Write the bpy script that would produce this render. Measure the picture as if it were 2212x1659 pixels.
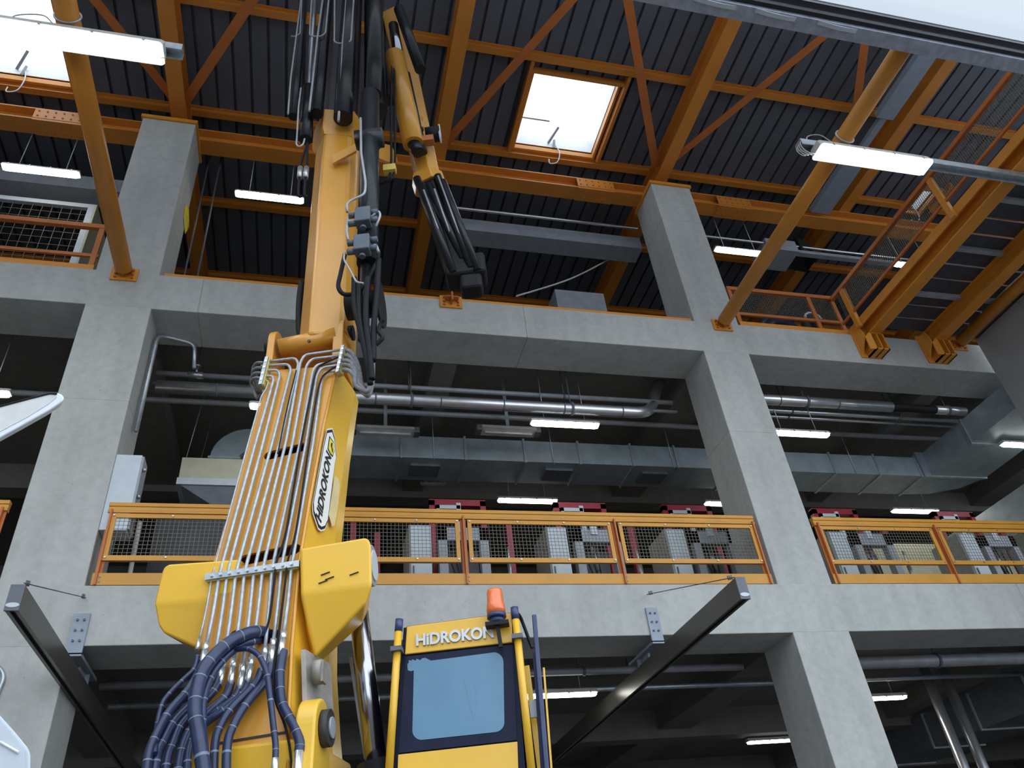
import bpy, bmesh, math, random
from mathutils import Vector, Matrix
random.seed(4)
S = bpy.context.scene
for o in list(bpy.data.objects):
    bpy.data.objects.remove(o)
COL = S.collection
# ------------------------------------------------------------------ camera
YAW, PITCH, ROLL, FPX = 0.300988522, 0.638360427, -0.122001977, 1682.04
CAM = Vector((0.0, -9.6, 1.6))
_cy, _sy, _cp, _sp, _cr, _sr = math.cos(YAW), math.sin(YAW), math.cos(PITCH), math.sin(PITCH), math.cos(ROLL), math.sin(ROLL)
FWD = Vector((_sy*_cp, _cy*_cp, _sp))
_r = Vector((_cy, -_sy, 0)); _u = _r.cross(FWD)
RIGHT = _cr*_r + _sr*_u
UP = -_sr*_r + _cr*_u
cd = bpy.data.cameras.new('camera'); cam = bpy.data.objects.new('camera', cd); COL.objects.link(cam)
cd.sensor_width = 36.0; cd.lens = FPX/2212*36.0; cd.clip_start = 0.05; cd.clip_end = 300
m3 = Matrix((RIGHT, UP, -FWD)).transposed()
cam.matrix_world = Matrix.Translation(CAM) @ m3.to_4x4()
S.camera = cam
# ------------------------------------------------------------------ sky and exposure
W = bpy.data.worlds.new('overcast_sky'); S.world = W; W.use_nodes = True
bg = W.node_tree.nodes['Background']
bg.inputs['Color'].default_value = (0.80, 0.90, 1.0, 1); bg.inputs['Strength'].default_value = 1.0
S.view_settings.view_transform = 'Standard'; S.view_settings.look = 'None'
S.view_settings.gamma = 1.0; S.view_settings.use_curve_mapping = False
S.view_settings.exposure = 1.45
LAMP = 5.0        # emission of the lit tube lamps

# ------------------------------------------------------------------ pixel -> place helpers
def ray(x, y):
    return RIGHT*((x-1106)/FPX) - UP*((y-829.5)/FPX) + FWD
def PY(x, y, Y):
    d = ray(x, y); return CAM + d*((Y-CAM.y)/d.y)
def PZ(x, y, Z):
    d = ray(x, y); return CAM + d*((Z-CAM.z)/d.z)
def PX(x, y, X):
    d = ray(x, y); return CAM + d*((X-CAM.x)/d.x)
CU = Vector((_cy, -_sy, 0)); CV = Vector((_sy, _cy, 0)); CG = Vector((CAM.x, CAM.y, 0))
def L(u, d, z):                     # crane frame: right, away, up
    return CG + CU*u + CV*d + Vector((0, 0, z))
def PD(x, y, d):                    # pixel at a distance d along the crane's depth axis
    r = ray(x, y); return CAM + r*(d/r.dot(CV))
def PF(x, y, off=0.0):              # pixel on the (leaning) front face of the main boom
    r = ray(x, y); t = (5.0+off-.474)/(r.dot(CV)-.2*r.z); return CAM + r*t

# ------------------------------------------------------------------ materials
def new_mat(name):
    m = bpy.data.materials.new(name); m.use_nodes = True
    return m, m.node_tree, m.node_tree.nodes['Principled BSDF']
def mat(name, col, rough=.5, metal=0.0, var=.12, scale=6.0, bump=0.0, bscale=40.0, spec=.5, coat=0.0, stretch=None):
    m, nt, b = new_mat(name)
    b.inputs['Roughness'].default_value = rough; b.inputs['Metallic'].default_value = metal
    b.inputs['Specular IOR Level'].default_value = spec
    if coat: b.inputs['Coat Weight'].default_value = coat; b.inputs['Coat Roughness'].default_value = .15
    N = nt.nodes; K = nt.links
    tc = N.new('ShaderNodeTexCoord'); src = tc.outputs['Object']
    if stretch:
        mp = N.new('ShaderNodeMapping'); mp.inputs['Scale'].default_value = stretch
        K.new(src, mp.inputs['Vector']); src = mp.outputs['Vector']
    nz = N.new('ShaderNodeTexNoise'); nz.inputs['Scale'].default_value = scale; nz.inputs['Detail'].default_value = 6
    K.new(src, nz.inputs['Vector'])
    rp = N.new('ShaderNodeValToRGB')
    rp.color_ramp.elements[0].position = .3; rp.color_ramp.elements[1].position = .7
    rp.color_ramp.elements[0].color = tuple(c*(1-var) for c in col)+(1,)
    rp.color_ramp.elements[1].color = tuple(min(1, c*(1+var)) for c in col)+(1,)
    K.new(nz.outputs['Fac'], rp.inputs['Fac']); K.new(rp.outputs['Color'], b.inputs['Base Color'])
    if bump:
        n2 = N.new('ShaderNodeTexNoise'); n2.inputs['Scale'].default_value = bscale; n2.inputs['Detail'].default_value = 4
        K.new(src, n2.inputs['Vector'])
        bp = N.new('ShaderNodeBump'); bp.inputs['Strength'].default_value = bump; bp.inputs['Distance'].default_value = .02
        K.new(n2.outputs['Fac'], bp.inputs['Height']); K.new(bp.outputs['Normal'], b.inputs['Normal'])
    return m
def mat_concrete(name, col):
    m, nt, b = new_mat(name); N = nt.nodes; K = nt.links
    b.inputs['Roughness'].default_value = .85; b.inputs['Specular IOR Level'].default_value = .25
    tc = N.new('ShaderNodeTexCoord')
    def noise(scale, det, st=(1, 1, 1)):
        mp = N.new('ShaderNodeMapping'); mp.inputs['Scale'].default_value = st
        K.new(tc.outputs['Object'], mp.inputs['Vector'])
        n = N.new('ShaderNodeTexNoise'); n.inputs['Scale'].default_value = scale; n.inputs['Detail'].default_value = det
        K.new(mp.outputs['Vector'], n.inputs['Vector']); return n.outputs['Fac']
    def ramp(f, p0, c0, p1, c1):
        r = N.new('ShaderNodeValToRGB'); e = r.color_ramp.elements
        e[0].position = p0; e[0].color = (c0, c0, c0, 1); e[1].position = p1; e[1].color = (c1, c1, c1, 1)
        K.new(f, r.inputs['Fac']); return r.outputs['Color']
    def mul(a, c):
        x = N.new('ShaderNodeMix'); x.data_type = 'RGBA'; x.blend_type = 'MULTIPLY'; x.inputs['Factor'].default_value = 1
        K.new(a, x.inputs['A']); K.new(c, x.inputs['B']); return x.outputs['Result']
    base = N.new('ShaderNodeRGB'); base.outputs[0].default_value = (*col, 1)
    c = mul(base.outputs[0], ramp(noise(.7, 8), .3, .90, .7, 1.05))
    c = mul(c, ramp(noise(2.2, 6, (1.6, 1.6, .25)), .35, .92, .62, 1.03))        # run-down stains
    c = mul(c, ramp(noise(9, 8), .25, .90, .6, 1.02))
    vo = N.new('ShaderNodeTexVoronoi'); vo.inputs['Scale'].default_value = 7
    K.new(tc.outputs['Object'], vo.inputs['Vector'])
    c = mul(c, ramp(vo.outputs['Distance'], .03, .55, .06, 1.0))                  # blow holes
    K.new(c, b.inputs['Base Color'])
    bp = N.new('ShaderNodeBump'); bp.inputs['Strength'].default_value = .25; bp.inputs['Distance'].default_value = .02
    K.new(noise(25, 8), bp.inputs['Height']); K.new(bp.outputs['Normal'], b.inputs['Normal'])
    return m
def mat_emit(name, col, strength):
    m, nt, b = new_mat(name)
    b.inputs['Base Color'].default_value = (.8, .8, .8, 1)
    b.inputs['Emission Color'].default_value = (*col, 1); b.inputs['Emission Strength'].default_value = strength
    return m
def mat_worn(name, col, wear, amount=.62, scale=5):
    """painted steel with scuffed patches"""
    m, nt, b = new_mat(name); N = nt.nodes; K = nt.links
    b.inputs['Roughness'].default_value = .33; b.inputs['Coat Weight'].default_value = .25; b.inputs['Coat Roughness'].default_value = .2
    tc = N.new('ShaderNodeTexCoord')
    n = N.new('ShaderNodeTexNoise'); n.inputs['Scale'].default_value = 1.3; n.inputs['Detail'].default_value = 5
    K.new(tc.outputs['Object'], n.inputs['Vector'])
    r = N.new('ShaderNodeValToRGB'); e = r.color_ramp.elements
    e[0].position = .3; e[0].color = tuple(c*.9 for c in col)+(1,); e[1].position = .7; e[1].color = (*[min(1, c*1.05) for c in col], 1)
    K.new(n.outputs['Fac'], r.inputs['Fac'])
    n2 = N.new('ShaderNodeTexNoise'); n2.inputs['Scale'].default_value = scale; n2.inputs['Detail'].default_value = 9; n2.inputs['Roughness'].default_value = .65
    K.new(tc.outputs['Object'], n2.inputs['Vector'])
    r2 = N.new('ShaderNodeValToRGB'); e = r2.color_ramp.elements
    e[0].position = amount; e[0].color = (0, 0, 0, 1); e[1].position = amount+.03; e[1].color = (1, 1, 1, 1)
    K.new(n2.outputs['Fac'], r2.inputs['Fac'])
    x = N.new('ShaderNodeMix'); x.data_type = 'RGBA'
    K.new(r2.outputs['Color'], x.inputs['Factor']); K.new(r.outputs['Color'], x.inputs['A']); x.inputs['B'].default_value = (*wear, 1)
    K.new(x.outputs['Result'], b.inputs['Base Color'])
    return m
M = {}
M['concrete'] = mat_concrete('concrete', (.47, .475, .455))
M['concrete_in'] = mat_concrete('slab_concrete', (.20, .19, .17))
M['asphalt'] = mat('asphalt', (.12, .12, .12), .9, bump=.3)
M['deck'] = mat('roof_deck_steel', (.115, .124, .15), .55, .1, .08, 3)
M['orange'] = mat('orange_paint', (.68, .265, .030), .42, 0, .08, 2.0, .04, 60)
M['rail'] = mat('railing_orange_paint', (.60, .275, .032), .45, 0, .08, 2.0, .04, 60)
M['orange_warm_lit'] = mat('orange_paint_warm_lit', (.60, .215, .03), .45, 0, .08, 2.0, .04, 60)  # same orange paint, warmer roof light put into the colour
M['orange_dk'] = mat('orange_paint_shaded', (.50, .145, .03), .5, 0, .1, 2.0, .04, 60)  # darker, redder copy of the orange with shading put into the colour
M['galv'] = mat('galvanised_steel', (.50, .54, .58), .42, .75, .16, 9.0, .03, 30)
M['duct'] = mat('duct_sheet_steel', (.34, .40, .44), .45, .35, .14, 4.0, .04, 20)
M['alu_pipe'] = mat('aluminium_jacket', (.72, .73, .76), .30, .9, .08, 6.0)
M['grey_pipe'] = mat('grey_pipe_paint', (.33, .34, .36), .45, .2, .1)
M['grey'] = mat('grey_paint', (.30, .32, .36), .5, .0, .1)
M['ltgrey'] = mat('light_grey_paint', (.52, .57, .62), .45, 0, .06)
M['bracketgrey'] = mat('bracket_blue_grey', (.27, .31, .37), .5, .1, .08)
M['dkgrey'] = mat('dark_grey_paint', (.11, .12, .14), .5, 0, .15)
M['black'] = mat('black_rubber', (.012, .012, .014), .6, 0, .2, spec=.25)
M['blackmetal'] = mat('black_cylinder_paint', (.010, .012, .017), .34, 0, .25, 7, spec=.35)
M['boomdark'] = mat('dark_extension_steel', (.030, .031, .036), .45, .1, .3, 5)
M['red'] = mat('red_paint', (.30, .018, .04), .45, 0, .1)
M['white'] = mat('white_paint', (.80, .82, .84), .4, 0, .03)
M['whiteplastic'] = mat('white_plastic', (.74, .78, .84), .28, 0, .03, coat=.3)
M['lamp_body'] = mat('lamp_body_grey', (.60, .60, .58), .5)
M['lamp'] = mat_emit('lamp_diffuser', (1.0, .97, .88), LAMP)
M['dead'] = mat('unlit_diffuser', (.55, .57, .62), .2, .2)
M['wall'] = mat('side_wall_panel', (.34, .35, .36), .55, .1, .1, .6)
M['backwall'] = mat('back_wall', (.22, .21, .19), .9)
M['cladding'] = mat('white_cladding', (.80, .83, .86), .45, 0, .05, 1.2)
mc, nt, b = new_mat('cladding_added_translucency'); nt.nodes.remove(b)      # white sheet; translucency added to brighten the upper floor
ou = nt.nodes['Material Output']; df_ = nt.nodes.new('ShaderNodeBsdfDiffuse'); tl = nt.nodes.new('ShaderNodeBsdfTranslucent'); mx = nt.nodes.new('ShaderNodeMixShader')
nz = nt.nodes.new('ShaderNodeTexNoise'); nz.inputs['Scale'].default_value = .8; rp = nt.nodes.new('ShaderNodeValToRGB')
rp.color_ramp.elements[0].color = (.80, .84, .88, 1); rp.color_ramp.elements[1].color = (.92, .93, .94, 1)
nt.links.new(nz.outputs['Fac'], rp.inputs['Fac']); nt.links.new(rp.outputs['Color'], df_.inputs['Color']); nt.links.new(rp.outputs['Color'], tl.inputs['Color'])
mx.inputs[0].default_value = .48
nt.links.new(df_.outputs[0], mx.inputs[1]); nt.links.new(tl.outputs[0], mx.inputs[2]); nt.links.new(mx.outputs[0], ou.inputs['Surface'])
M['cladding'] = mc
M['flash'] = mat('lintel_flashing', (.40, .42, .50), .45, .4, .2, 8, .1, 20)
M['seal'] = mat('lintel_seal', (.02, .02, .03), .5)
M['bar'] = mat('bronze_anodised_bar', (.085, .080, .070), .30, .15, .08, 2)
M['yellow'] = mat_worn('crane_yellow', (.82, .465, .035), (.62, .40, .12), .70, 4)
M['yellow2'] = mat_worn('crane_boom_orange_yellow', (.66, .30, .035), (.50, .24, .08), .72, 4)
M['yellow_w'] = mat_worn('crane_yellow_chipped', (.80, .475, .045), (.16, .10, .03), .70, 7)
M['greyprimer'] = mat('worn_grey_primer', (.34, .31, .28), .6, .1, .3, 6)
M['zinc'] = mat('zinc_pipe', (.40, .43, .46), .42, .4, .2, 26.0)
M['zincbright'] = mat('bright_fitting', (.72, .74, .76), .28, .8, .12, 20.0)
M['valve'] = mat('valve_grey', (.10, .12, .145), .6, .1, .12, spec=.3)
M['hose'] = mat('navy_hose_sleeve', (.015, .026, .075), .36, 0, .22, 14)
M['hoseband'] = mat('hose_sleeve_edge', (.17, .20, .28), .5)
M['hosegrey'] = mat('braided_grey_hose', (.20, .20, .21), .6, .1, .3, 30, .3, 120)
M['hoseblack'] = mat('black_hose', (.008, .009, .012), .6, 0, .2, spec=.2)
M['chrome'] = mat('polished_rod', (.45, .45, .50), .16, 1.0, .25, 1.2)
M['navy'] = mat('navy_frame', (.008, .011, .035), .5, 0, .2, 8, spec=.2)
M['navy2'] = mat('navy_rubber_edge', (.035, .05, .13), .35, 0, .2, 10)
M['film'] = mat('pale_blue_window_film', (.105, .225, .34), .3, 0, .08, 3.0, .05, 6)
M['letter'] = mat('brushed_letter', (.50, .51, .54), .35, .6, .05)
M['beacon'] = mat('orange_beacon_lens', (.80, .16, .045), .2, 0, .05, coat=.5)
M['brass'] = mat('yellow_clamp_plastic', (.60, .47, .10), .5)
M['decal'] = mat('white_decal', (.80, .80, .76), .4, 0, .02)
M['ink'] = mat('black_print', (.012, .012, .012), .5)
M['decaly'] = mat('yellow_print', (.75, .62, .05), .45)
M['beige'] = mat('beige_panel', (.50, .49, .36), .6, 0, .08)
M['cabinet_side'] = mat('cabinet_side', (.33, .33, .30), .5)
M['green'] = mat('green_sheet', (.16, .26, .07), .5, 0, .3, 8)
M['wire'] = mat('mesh_wire', (.16, .15, .12), .5, .3, .1)
M['grating'] = mat('bridge_plate', (.075, .080, .10), .5, .4, .2)
M['blueframe'] = mat('blue_grey_machine_frame', (.22, .30, .42), .5)
M['steel'] = mat('bare_steel', (.45, .46, .48), .35, .8)
M['dirt'] = mat('grease', (.03, .028, .03), .6, 0, .4, 12)
mg, nt, b = new_mat('dark_glass')
b.inputs['Base Color'].default_value = (.02, .025, .03, 1); b.inputs['Roughness'].default_value = .06
M['glass'] = mg
mp_, nt, b = new_mat('skylight_pane')       # opal plastic
nt.nodes.remove(b)
ou = nt.nodes['Material Output']; tl = nt.nodes.new('ShaderNodeBsdfTranslucent'); tr = nt.nodes.new('ShaderNodeBsdfTransparent')
mx = nt.nodes.new('ShaderNodeMixShader'); mx.inputs[0].default_value = .6
tl.inputs['Color'].default_value = (.95, .95, .95, 1)
nt.links.new(tl.outputs[0], mx.inputs[1]); nt.links.new(tr.outputs[0], mx.inputs[2]); nt.links.new(mx.outputs[0], ou.inputs['Surface'])
M['opal'] = mp_

# ------------------------------------------------------------------ mesh builder
def V(*a): return Vector(a[0]) if len(a) == 1 else Vector(a)
class MB:
    def __init__(s): s.v = []; s.f = []; s.m = []; s.sm = []
    def add(s, vs, fs, mi=0, smooth=False):
        n = len(s.v); s.v += [Vector(x) for x in vs]
        for f in fs: s.f.append([n+i for i in f]); s.m.append(mi); s.sm.append(smooth)
        return s
    def box(s, a, b, mi=0):
        x0, y0, z0 = (min(a[i], b[i]) for i in range(3)); x1, y1, z1 = (max(a[i], b[i]) for i in range(3))
        return s.add([(x0,y0,z0),(x1,y0,z0),(x1,y1,z0),(x0,y1,z0),(x0,y0,z1),(x1,y0,z1),(x1,y1,z1),(x0,y1,z1)],
                     [(3,2,1,0),(4,5,6,7),(0,1,5,4),(1,2,6,5),(2,3,7,6),(3,0,4,7)], mi)
    def obox(s, c, ax, ay, az, mi=0):         # half-extent vectors
        c = V(c); vs = [c+ax*i+ay*j+az*k for k in (-1,1) for i, j in ((-1,-1),(1,-1),(1,1),(-1,1))]
        return s.add(vs, [(3,2,1,0),(4,5,6,7),(0,1,5,4),(1,2,6,5),(2,3,7,6),(3,0,4,7)], mi)
    def bar(s, p0, p1, w, h, up=(0,0,1), mi=0):
        p0, p1 = V(p0), V(p1); d = (p1-p0); l = d.length; d.normalize()
        x = d.cross(V(up)); x.normalize(); u = x.cross(d)
        return s.obox((p0+p1)/2, x*(w/2), d*(l/2), u*(h/2), mi)
    def ibeam(s, p0, p1, w, h, tf=.03, tw=.02, up=(0,0,1)):   # p0,p1 on the underside centre line
        p0, p1, up = V(p0), V(p1), V(up)
        s.bar(p0+up*tf/2, p1+up*tf/2, w, tf, up); s.bar(p0+up*(h-tf/2), p1+up*(h-tf/2), w, tf, up)
        return s.bar(p0+up*h/2, p1+up*h/2, tw, h-2*tf, up)
    def loft(s, rings, cap=True, mi=0, smooth=False, closed=True):
        n = len(rings[0]); base = len(s.v)
        for r in rings: s.v += [Vector(x) for x in r]
        for i in range(len(rings)-1):
            for j in range(n if closed else n-1):
                a = base+i*n+j; b = base+i*n+(j+1) % n
                s.f.append([a, b, b+n, a+n]); s.m.append(mi); s.sm.append(smooth)
        if cap:
            s.f.append([base+j for j in range(n)][::-1]); s.m.append(mi); s.sm.append(False)
            e = base+(len(rings)-1)*n
            s.f.append([e+j for j in range(n)]); s.m.append(mi); s.sm.append(False)
        return s
    def tube(s, pts, r, n=10, mi=0, cap=True, band=None, rs=None):
        pts = [V(p) for p in pts]; rings = []; T = []
        for i in range(len(pts)):
            t = (pts[min(i+1, len(pts)-1)]-pts[max(i-1, 0)]); t.normalize(); T.append(t)
        a = Vector((0,0,1)) if abs(T[0].z) < .9 else Vector((1,0,0))
        x = T[0].cross(a); x.normalize()
        base = len(s.f)
        for i, p in enumerate(pts):
            x = x - T[i]*x.dot(T[i]); x.normalize(); y = T[i].cross(x)
            rr = rs[i] if rs else r
            rings.append([p + x*(rr*math.cos(2*math.pi*k/n)) + y*(rr*math.sin(2*math.pi*k/n)) for k in range(n)])
        s.loft(rings, cap, mi, True)
        if band:
            per, ln = band
            for i in range(len(rings)-1):
                if i % per < ln:
                    for k in range(n): s.m[base+i*n+k] = 1
        return s
    def cyl(s, p0, p1, r, n=16, mi=0, r1=None):
        return s.tube([p0, p1], r, n, mi, rs=[r, r if r1 is None else r1])
    def prism(s, poly, vec, mi=0, smooth=False):
        vec = V(vec); return s.loft([poly, [V(p)+vec for p in poly]], True, mi, smooth)
def spline(pts, k=8):
    P = [V(p) for p in pts]; out = []
    for i in range(len(P)-1):
        p0 = P[max(i-1,0)]; p1 = P[i]; p2 = P[i+1]; p3 = P[min(i+2, len(P)-1)]
        for j in range(k):
            t = j/k
            out.append(.5*((2*p1)+(p2-p0)*t+(2*p0-5*p1+4*p2-p3)*t*t+(3*p1-p0-3*p2+p3)*t**3))
    out.append(P[-1]); return out
def fillet(pts, r, k=5):            # straight runs with rounded corners
    P = [V(p) for p in pts]; out = [P[0]]
    for i in range(1, len(P)-1):
        a = P[i-1]-P[i]; c = P[i+1]-P[i]; q = min(r, a.length*.45, c.length*.45)
        s0 = P[i]+a.normalized()*q; s1 = P[i]+c.normalized()*q
        for j in range(k+1):
            t = j/k; out.append(s0*(1-t)**2+P[i]*2*t*(1-t)+s1*t*t)
    out.append(P[-1]); return out
def root_loc(o):
    while o.parent: o = o.parent
    return o.location
def build(mb, name, mats, parent=None, label=None, cat=None, group=None, kind=None, bevel=0):
    if not isinstance(mats, (list, tuple)): mats = [mats]
    if parent is None:
        xs = [v.x for v in mb.v]; ys = [v.y for v in mb.v]; zs = [v.z for v in mb.v]
        loc = Vector(((min(xs)+max(xs))/2, (min(ys)+max(ys))/2, min(zs)))
    else: loc = Vector(root_loc(parent))
    me = bpy.data.meshes.new(name)
    me.from_pydata([v-loc for v in mb.v], [], mb.f)
    for mm in mats: me.materials.append(M[mm] if isinstance(mm, str) else mm)
    for p, mi, sm in zip(me.polygons, mb.m, mb.sm): p.material_index = mi; p.use_smooth = sm
    if name != 'roof_deck':
        bm = bmesh.new(); bm.from_mesh(me); bmesh.ops.recalc_face_normals(bm, faces=bm.faces); bm.to_mesh(me); bm.free()
    me.update()
    o = bpy.data.objects.new(name, me); COL.objects.link(o)
    if parent is None: o.location = loc
    else: o.parent = parent
    if bevel:
        bv = o.modifiers.new('bevel', 'BEVEL'); bv.width = bevel; bv.segments = 3; bv.limit_method = 'ANGLE'; bv.angle_limit = math.radians(12)
    if name == 'bolts': o['kind'] = 'stuff'
    tag(o, label, cat, group, kind)
    return o
def tag(o, label=None, cat=None, group=None, kind=None):
    if label: o['label'] = label
    if cat: o['category'] = cat
    if group: o['group'] = group
    if kind: o['kind'] = kind
    return o
def thing(name, loc, label, cat, group=None):
    o = bpy.data.objects.new(name, None); COL.objects.link(o); o.location = V(loc); o.empty_display_size = .2
    return tag(o, label, cat, group)
def clone(root, off, label=None, group=None):
    r = root.copy(); COL.objects.link(r); r.location = root.location + V(off)
    if label: r['label'] = label
    if group: r['group'] = group
    for ch in list(root.children):
        c = ch.copy(); COL.objects.link(c); c.parent = r
        for g in list(ch.children):
            d = g.copy(); COL.objects.link(d); d.parent = c
    return r
def struct(mb, name, m, label, bevel=0):
    return build(mb, name, m, None, label, None, None, 'structure', bevel)

# ================================================================== the building shell
ZB0, ZB1 = 4.95, 5.67            # first-floor edge beam
ZC0, ZC1 = 10.08, 10.80          # second-floor edge beam
XW, XE, YN = -13.0, 22.0, 13.0
struct(MB().box((-40,-40,-.2),(50,30,0)), 'floor', 'asphalt', 'grey ground of the yard and the hall')
def groove_beam(name, z0, z1, label, joints):
    mb = MB(); xs = [XW]+joints+[XE]
    for a, c in zip(xs, xs[1:]): mb.box((a+.004,0,z0),(c-.004,.85,z1))
    mb.box((XW,.012,z0+.01),(XE,.84,z1-.01))
    return struct(mb, name, 'concrete', label, .012)
groove_beam('concrete_edge_beam', ZB0, ZB1, 'long grey concrete beam under the railing with the mesh panels', [-7.6, 10.9, 17])
groove_beam('concrete_edge_beam', ZC0, ZC1, 'long grey concrete beam below the roof space carrying the orange brackets', [-6.1, -1.9, 3.35, 11.45, 17])
CX = [(-3.47,-2.56), (6.64,7.55), (16.75,17.66)]
for i, (a, c) in enumerate(CX):
    nm = ['beside the grey wall box and left skylight', 'between the duct runs and nearest the raised jib', 'beyond the grey side wall'][i]
    def colm(z0, z1, zj):
        mb = MB()
        for p, q in zip([z0]+zj, zj+[z1]): mb.box((a,0.003,p+.002),(c,.86,q-.002))
        return mb.box((a+.006,.009,z0),(c-.006,.854,z1))
    struct(colm(0, ZB0+.02, [2.4]), 'concrete_column', 'concrete', 'ground floor concrete column '+nm, .012)
    struct(colm(ZB1-.02, ZC0+.02, [8.35]), 'concrete_column', 'concrete', 'first floor concrete column '+nm, .012)
    struct(colm(ZC1-.02, 14.75, [13.62]), 'concrete_column', 'concrete', 'top floor concrete column under the roof girder '+nm, .012)
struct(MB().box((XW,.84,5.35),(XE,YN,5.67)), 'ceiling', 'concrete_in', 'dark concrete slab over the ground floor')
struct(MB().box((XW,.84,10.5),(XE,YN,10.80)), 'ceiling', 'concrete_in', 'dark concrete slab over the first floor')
for z, nm in ((ZB0,'ground floor'), (ZC0,'first floor')):
    for x in (-3.02, 2.09, 7.1, 12.15, 17.2):
        w = .42 if abs(x-2.09) < .1 or abs(x-12.15) < .1 else .7
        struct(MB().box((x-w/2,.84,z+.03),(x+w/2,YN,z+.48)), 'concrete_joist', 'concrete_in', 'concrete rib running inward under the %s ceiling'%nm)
    for y in (5.4, 10.2):
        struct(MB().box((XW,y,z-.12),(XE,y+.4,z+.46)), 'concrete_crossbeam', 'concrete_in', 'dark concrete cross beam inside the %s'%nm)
struct(MB().box((XW,YN,0),(XE,YN+.2,16.4)), 'wall_back', 'backwall', 'dark back wall of the hall')
struct(MB().box((XW-.2,-5.4,0),(XW,YN,16.4)), 'wall_left', 'backwall', 'left end wall of the hall')
struct(MB().box((XE,.0,0),(XE+.2,YN,16.4)), 'wall_far', 'backwall', 'right end wall of the hall')
struct(MB().box((-11.2,-34,0),(-11,-5.8,15)), 'wall_shade_left', 'wall', 'added grey wall out of view, shading the left of the yard')  # unseen wall added to block sky light from the left
wr = MB()
for a, c in ((-.12,-1.3),(-1.32,-2.5),(-2.52,-3.7),(-3.72,-5.5)): wr.box((12.85,c,0),(12.95,a,10.82))
wr.box((12.86,-5.5,0),(12.94,-.13,10.81))
struct(wr, 'wall_right', 'wall', 'grey panel wall standing in front of the beam end')
# white outer wall above the open front
YB = -5.66; YF = YB-.19; ZL = PY(1800,84,YB).z
struct(MB().add([(XW,YF-.17,ZL+.12),(XE,YF-.17,ZL+.12),(XE,YF-.17,20),(XW,YF-.17,20)], [(0,1,2,3)]), 'wall_front', 'cladding', 'bright white wall above the open front, with added translucency')
struct(MB().box((XW,YF-.16,ZL+.06),(XE,YF,ZL+.45)), 'trim_1', 'seal', 'dark rubber strip under the white wall')
struct(MB().box((XW,YF-.085,ZL+.035),(XE,YF-.06,ZL+.07)), 'trim_2', 'alu_pipe', 'thin metal bead along the dark strip')
struct(MB().box((XW,YF,ZL),(XE,YB,ZL+.45)), 'trim_3', 'flash', 'scuffed grey metal lintel edge', .01)
for x, nm in ((3.95,'over the bare roof bay'), (4.75,'beside the longest one'), (5.6,'close to the right strut')):
    pp = [V(x+t*.55, YF+.03+.02*math.sin(t*2.0), ZL-.004-.012*math.sin(t*math.pi)) for t in [i/8 for i in range(9)]]
    build(MB().loft([[p+V(0,-.025,0), p+V(0,.025,0), p+V(0,.025,.02), p+V(0,-.025,.02)] for p in pp]), 'peeling_strip', 'ltgrey', None,
          'pale strip peeling off the grey lintel edge '+nm, 'strip', 'peeling strips on the lintel')

# ------------------------------------------------------------------ roof
ZD = 15.83
_s0 = PZ(1976,430,ZD).x; _s1 = PZ(2012,430,ZD).x
SKY = [(3.78,5.57,-1.48,.29), (-6.75,-4.96,-3.2,.29), (_s0,_s1,-.05,.29+.35)]
rib = MB(); per = .325; x = XW
def sheet(x0, z0, x1, z1):
    ys = [(-5.7, YN)]
    for (a, c, y0, y1) in SKY:
        if x1 > a and x0 < c: ys = [(-5.7, y0), (y1, YN)]
    for ya, yb in ys: rib.add([(x0,ya,z0),(x1,ya,z1),(x1,yb,z1),(x0,yb,z0)], [(0,1,2,3)])
while x < XE:
    sheet(x, ZD, x+.27, ZD); sheet(x+.27, ZD, x+.272, ZD+.08); sheet(x+.272, ZD+.08, x+.315, ZD+.08); sheet(x+.315, ZD+.08, x+per, ZD); x += per
def cover(x0, x1, y0, y1): rib.box((x0,y0,ZD+.10),(x1,y1,ZD+.14))
for (x0, x1) in ((XW,-6.75), (-4.96,3.78), (5.57,_s0), (_s1,XE)): cover(x0, x1, -5.7, YN)
for (x0, x1, y0, y1) in SKY: cover(x0, x1, -5.7, y0); cover(x0, x1, y1, YN)
struct(rib, 'roof_deck', 'deck', 'dark blue-grey ribbed metal roof deck')
FRX = [-2.93, 2.10, 7.05, 11.85, 16.8]; ZF = 15.165
frl = ['beside the left skylight', 'behind the raised crane boom', 'over the column right of the skylight', 'above the footbridge railing', 'at the far right']
for xx, nm in zip(FRX, frl):
    build(MB().ibeam((xx,-5.5,ZF),(xx,YN,ZF),.28,.49,.03,.03), 'roof_frame_beam', 'orange_warm_lit', None,
          'heavy orange steel roof beam running inward '+nm, 'beam', 'main roof beams')
for y, nm in ((-4.2,'just inside the white front wall'), (-1.88,'along the outer skylight edges'), (.40,'directly above the long roof girder'), (2.69,'first behind the roof girder'), (5.0,'second behind the roof girder'), (7.3,'third behind the roof girder'), (9.6,'last before the back wall')):
    mb = MB(); xs = [XW]+([x for a, c, y0, y1 in sorted(SKY) if y0 < y < y1 for x in (a-.05, c+.05)])+[XE]
    for a, c in zip(xs[::2], xs[1::2]): mb.ibeam((a,y,15.655),(c,y,15.655),.13,.175,.015,.015)
    build(mb, 'roof_purlin', 'orange_warm_lit', None, 'slim orange purlin under the ribbed roof, '+nm, 'purlin', 'roof purlins')
g = MB(); g.ibeam((XW,.56,14.83),(XE,.56,14.83),.34,.335,.03,.03)
gird = thing('roof_girder', (4,.44,14.83), 'deep orange steel girder lying on the concrete column tops', 'girder')
build(g, 'girder_body', 'orange_warm_lit', gird)
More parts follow.
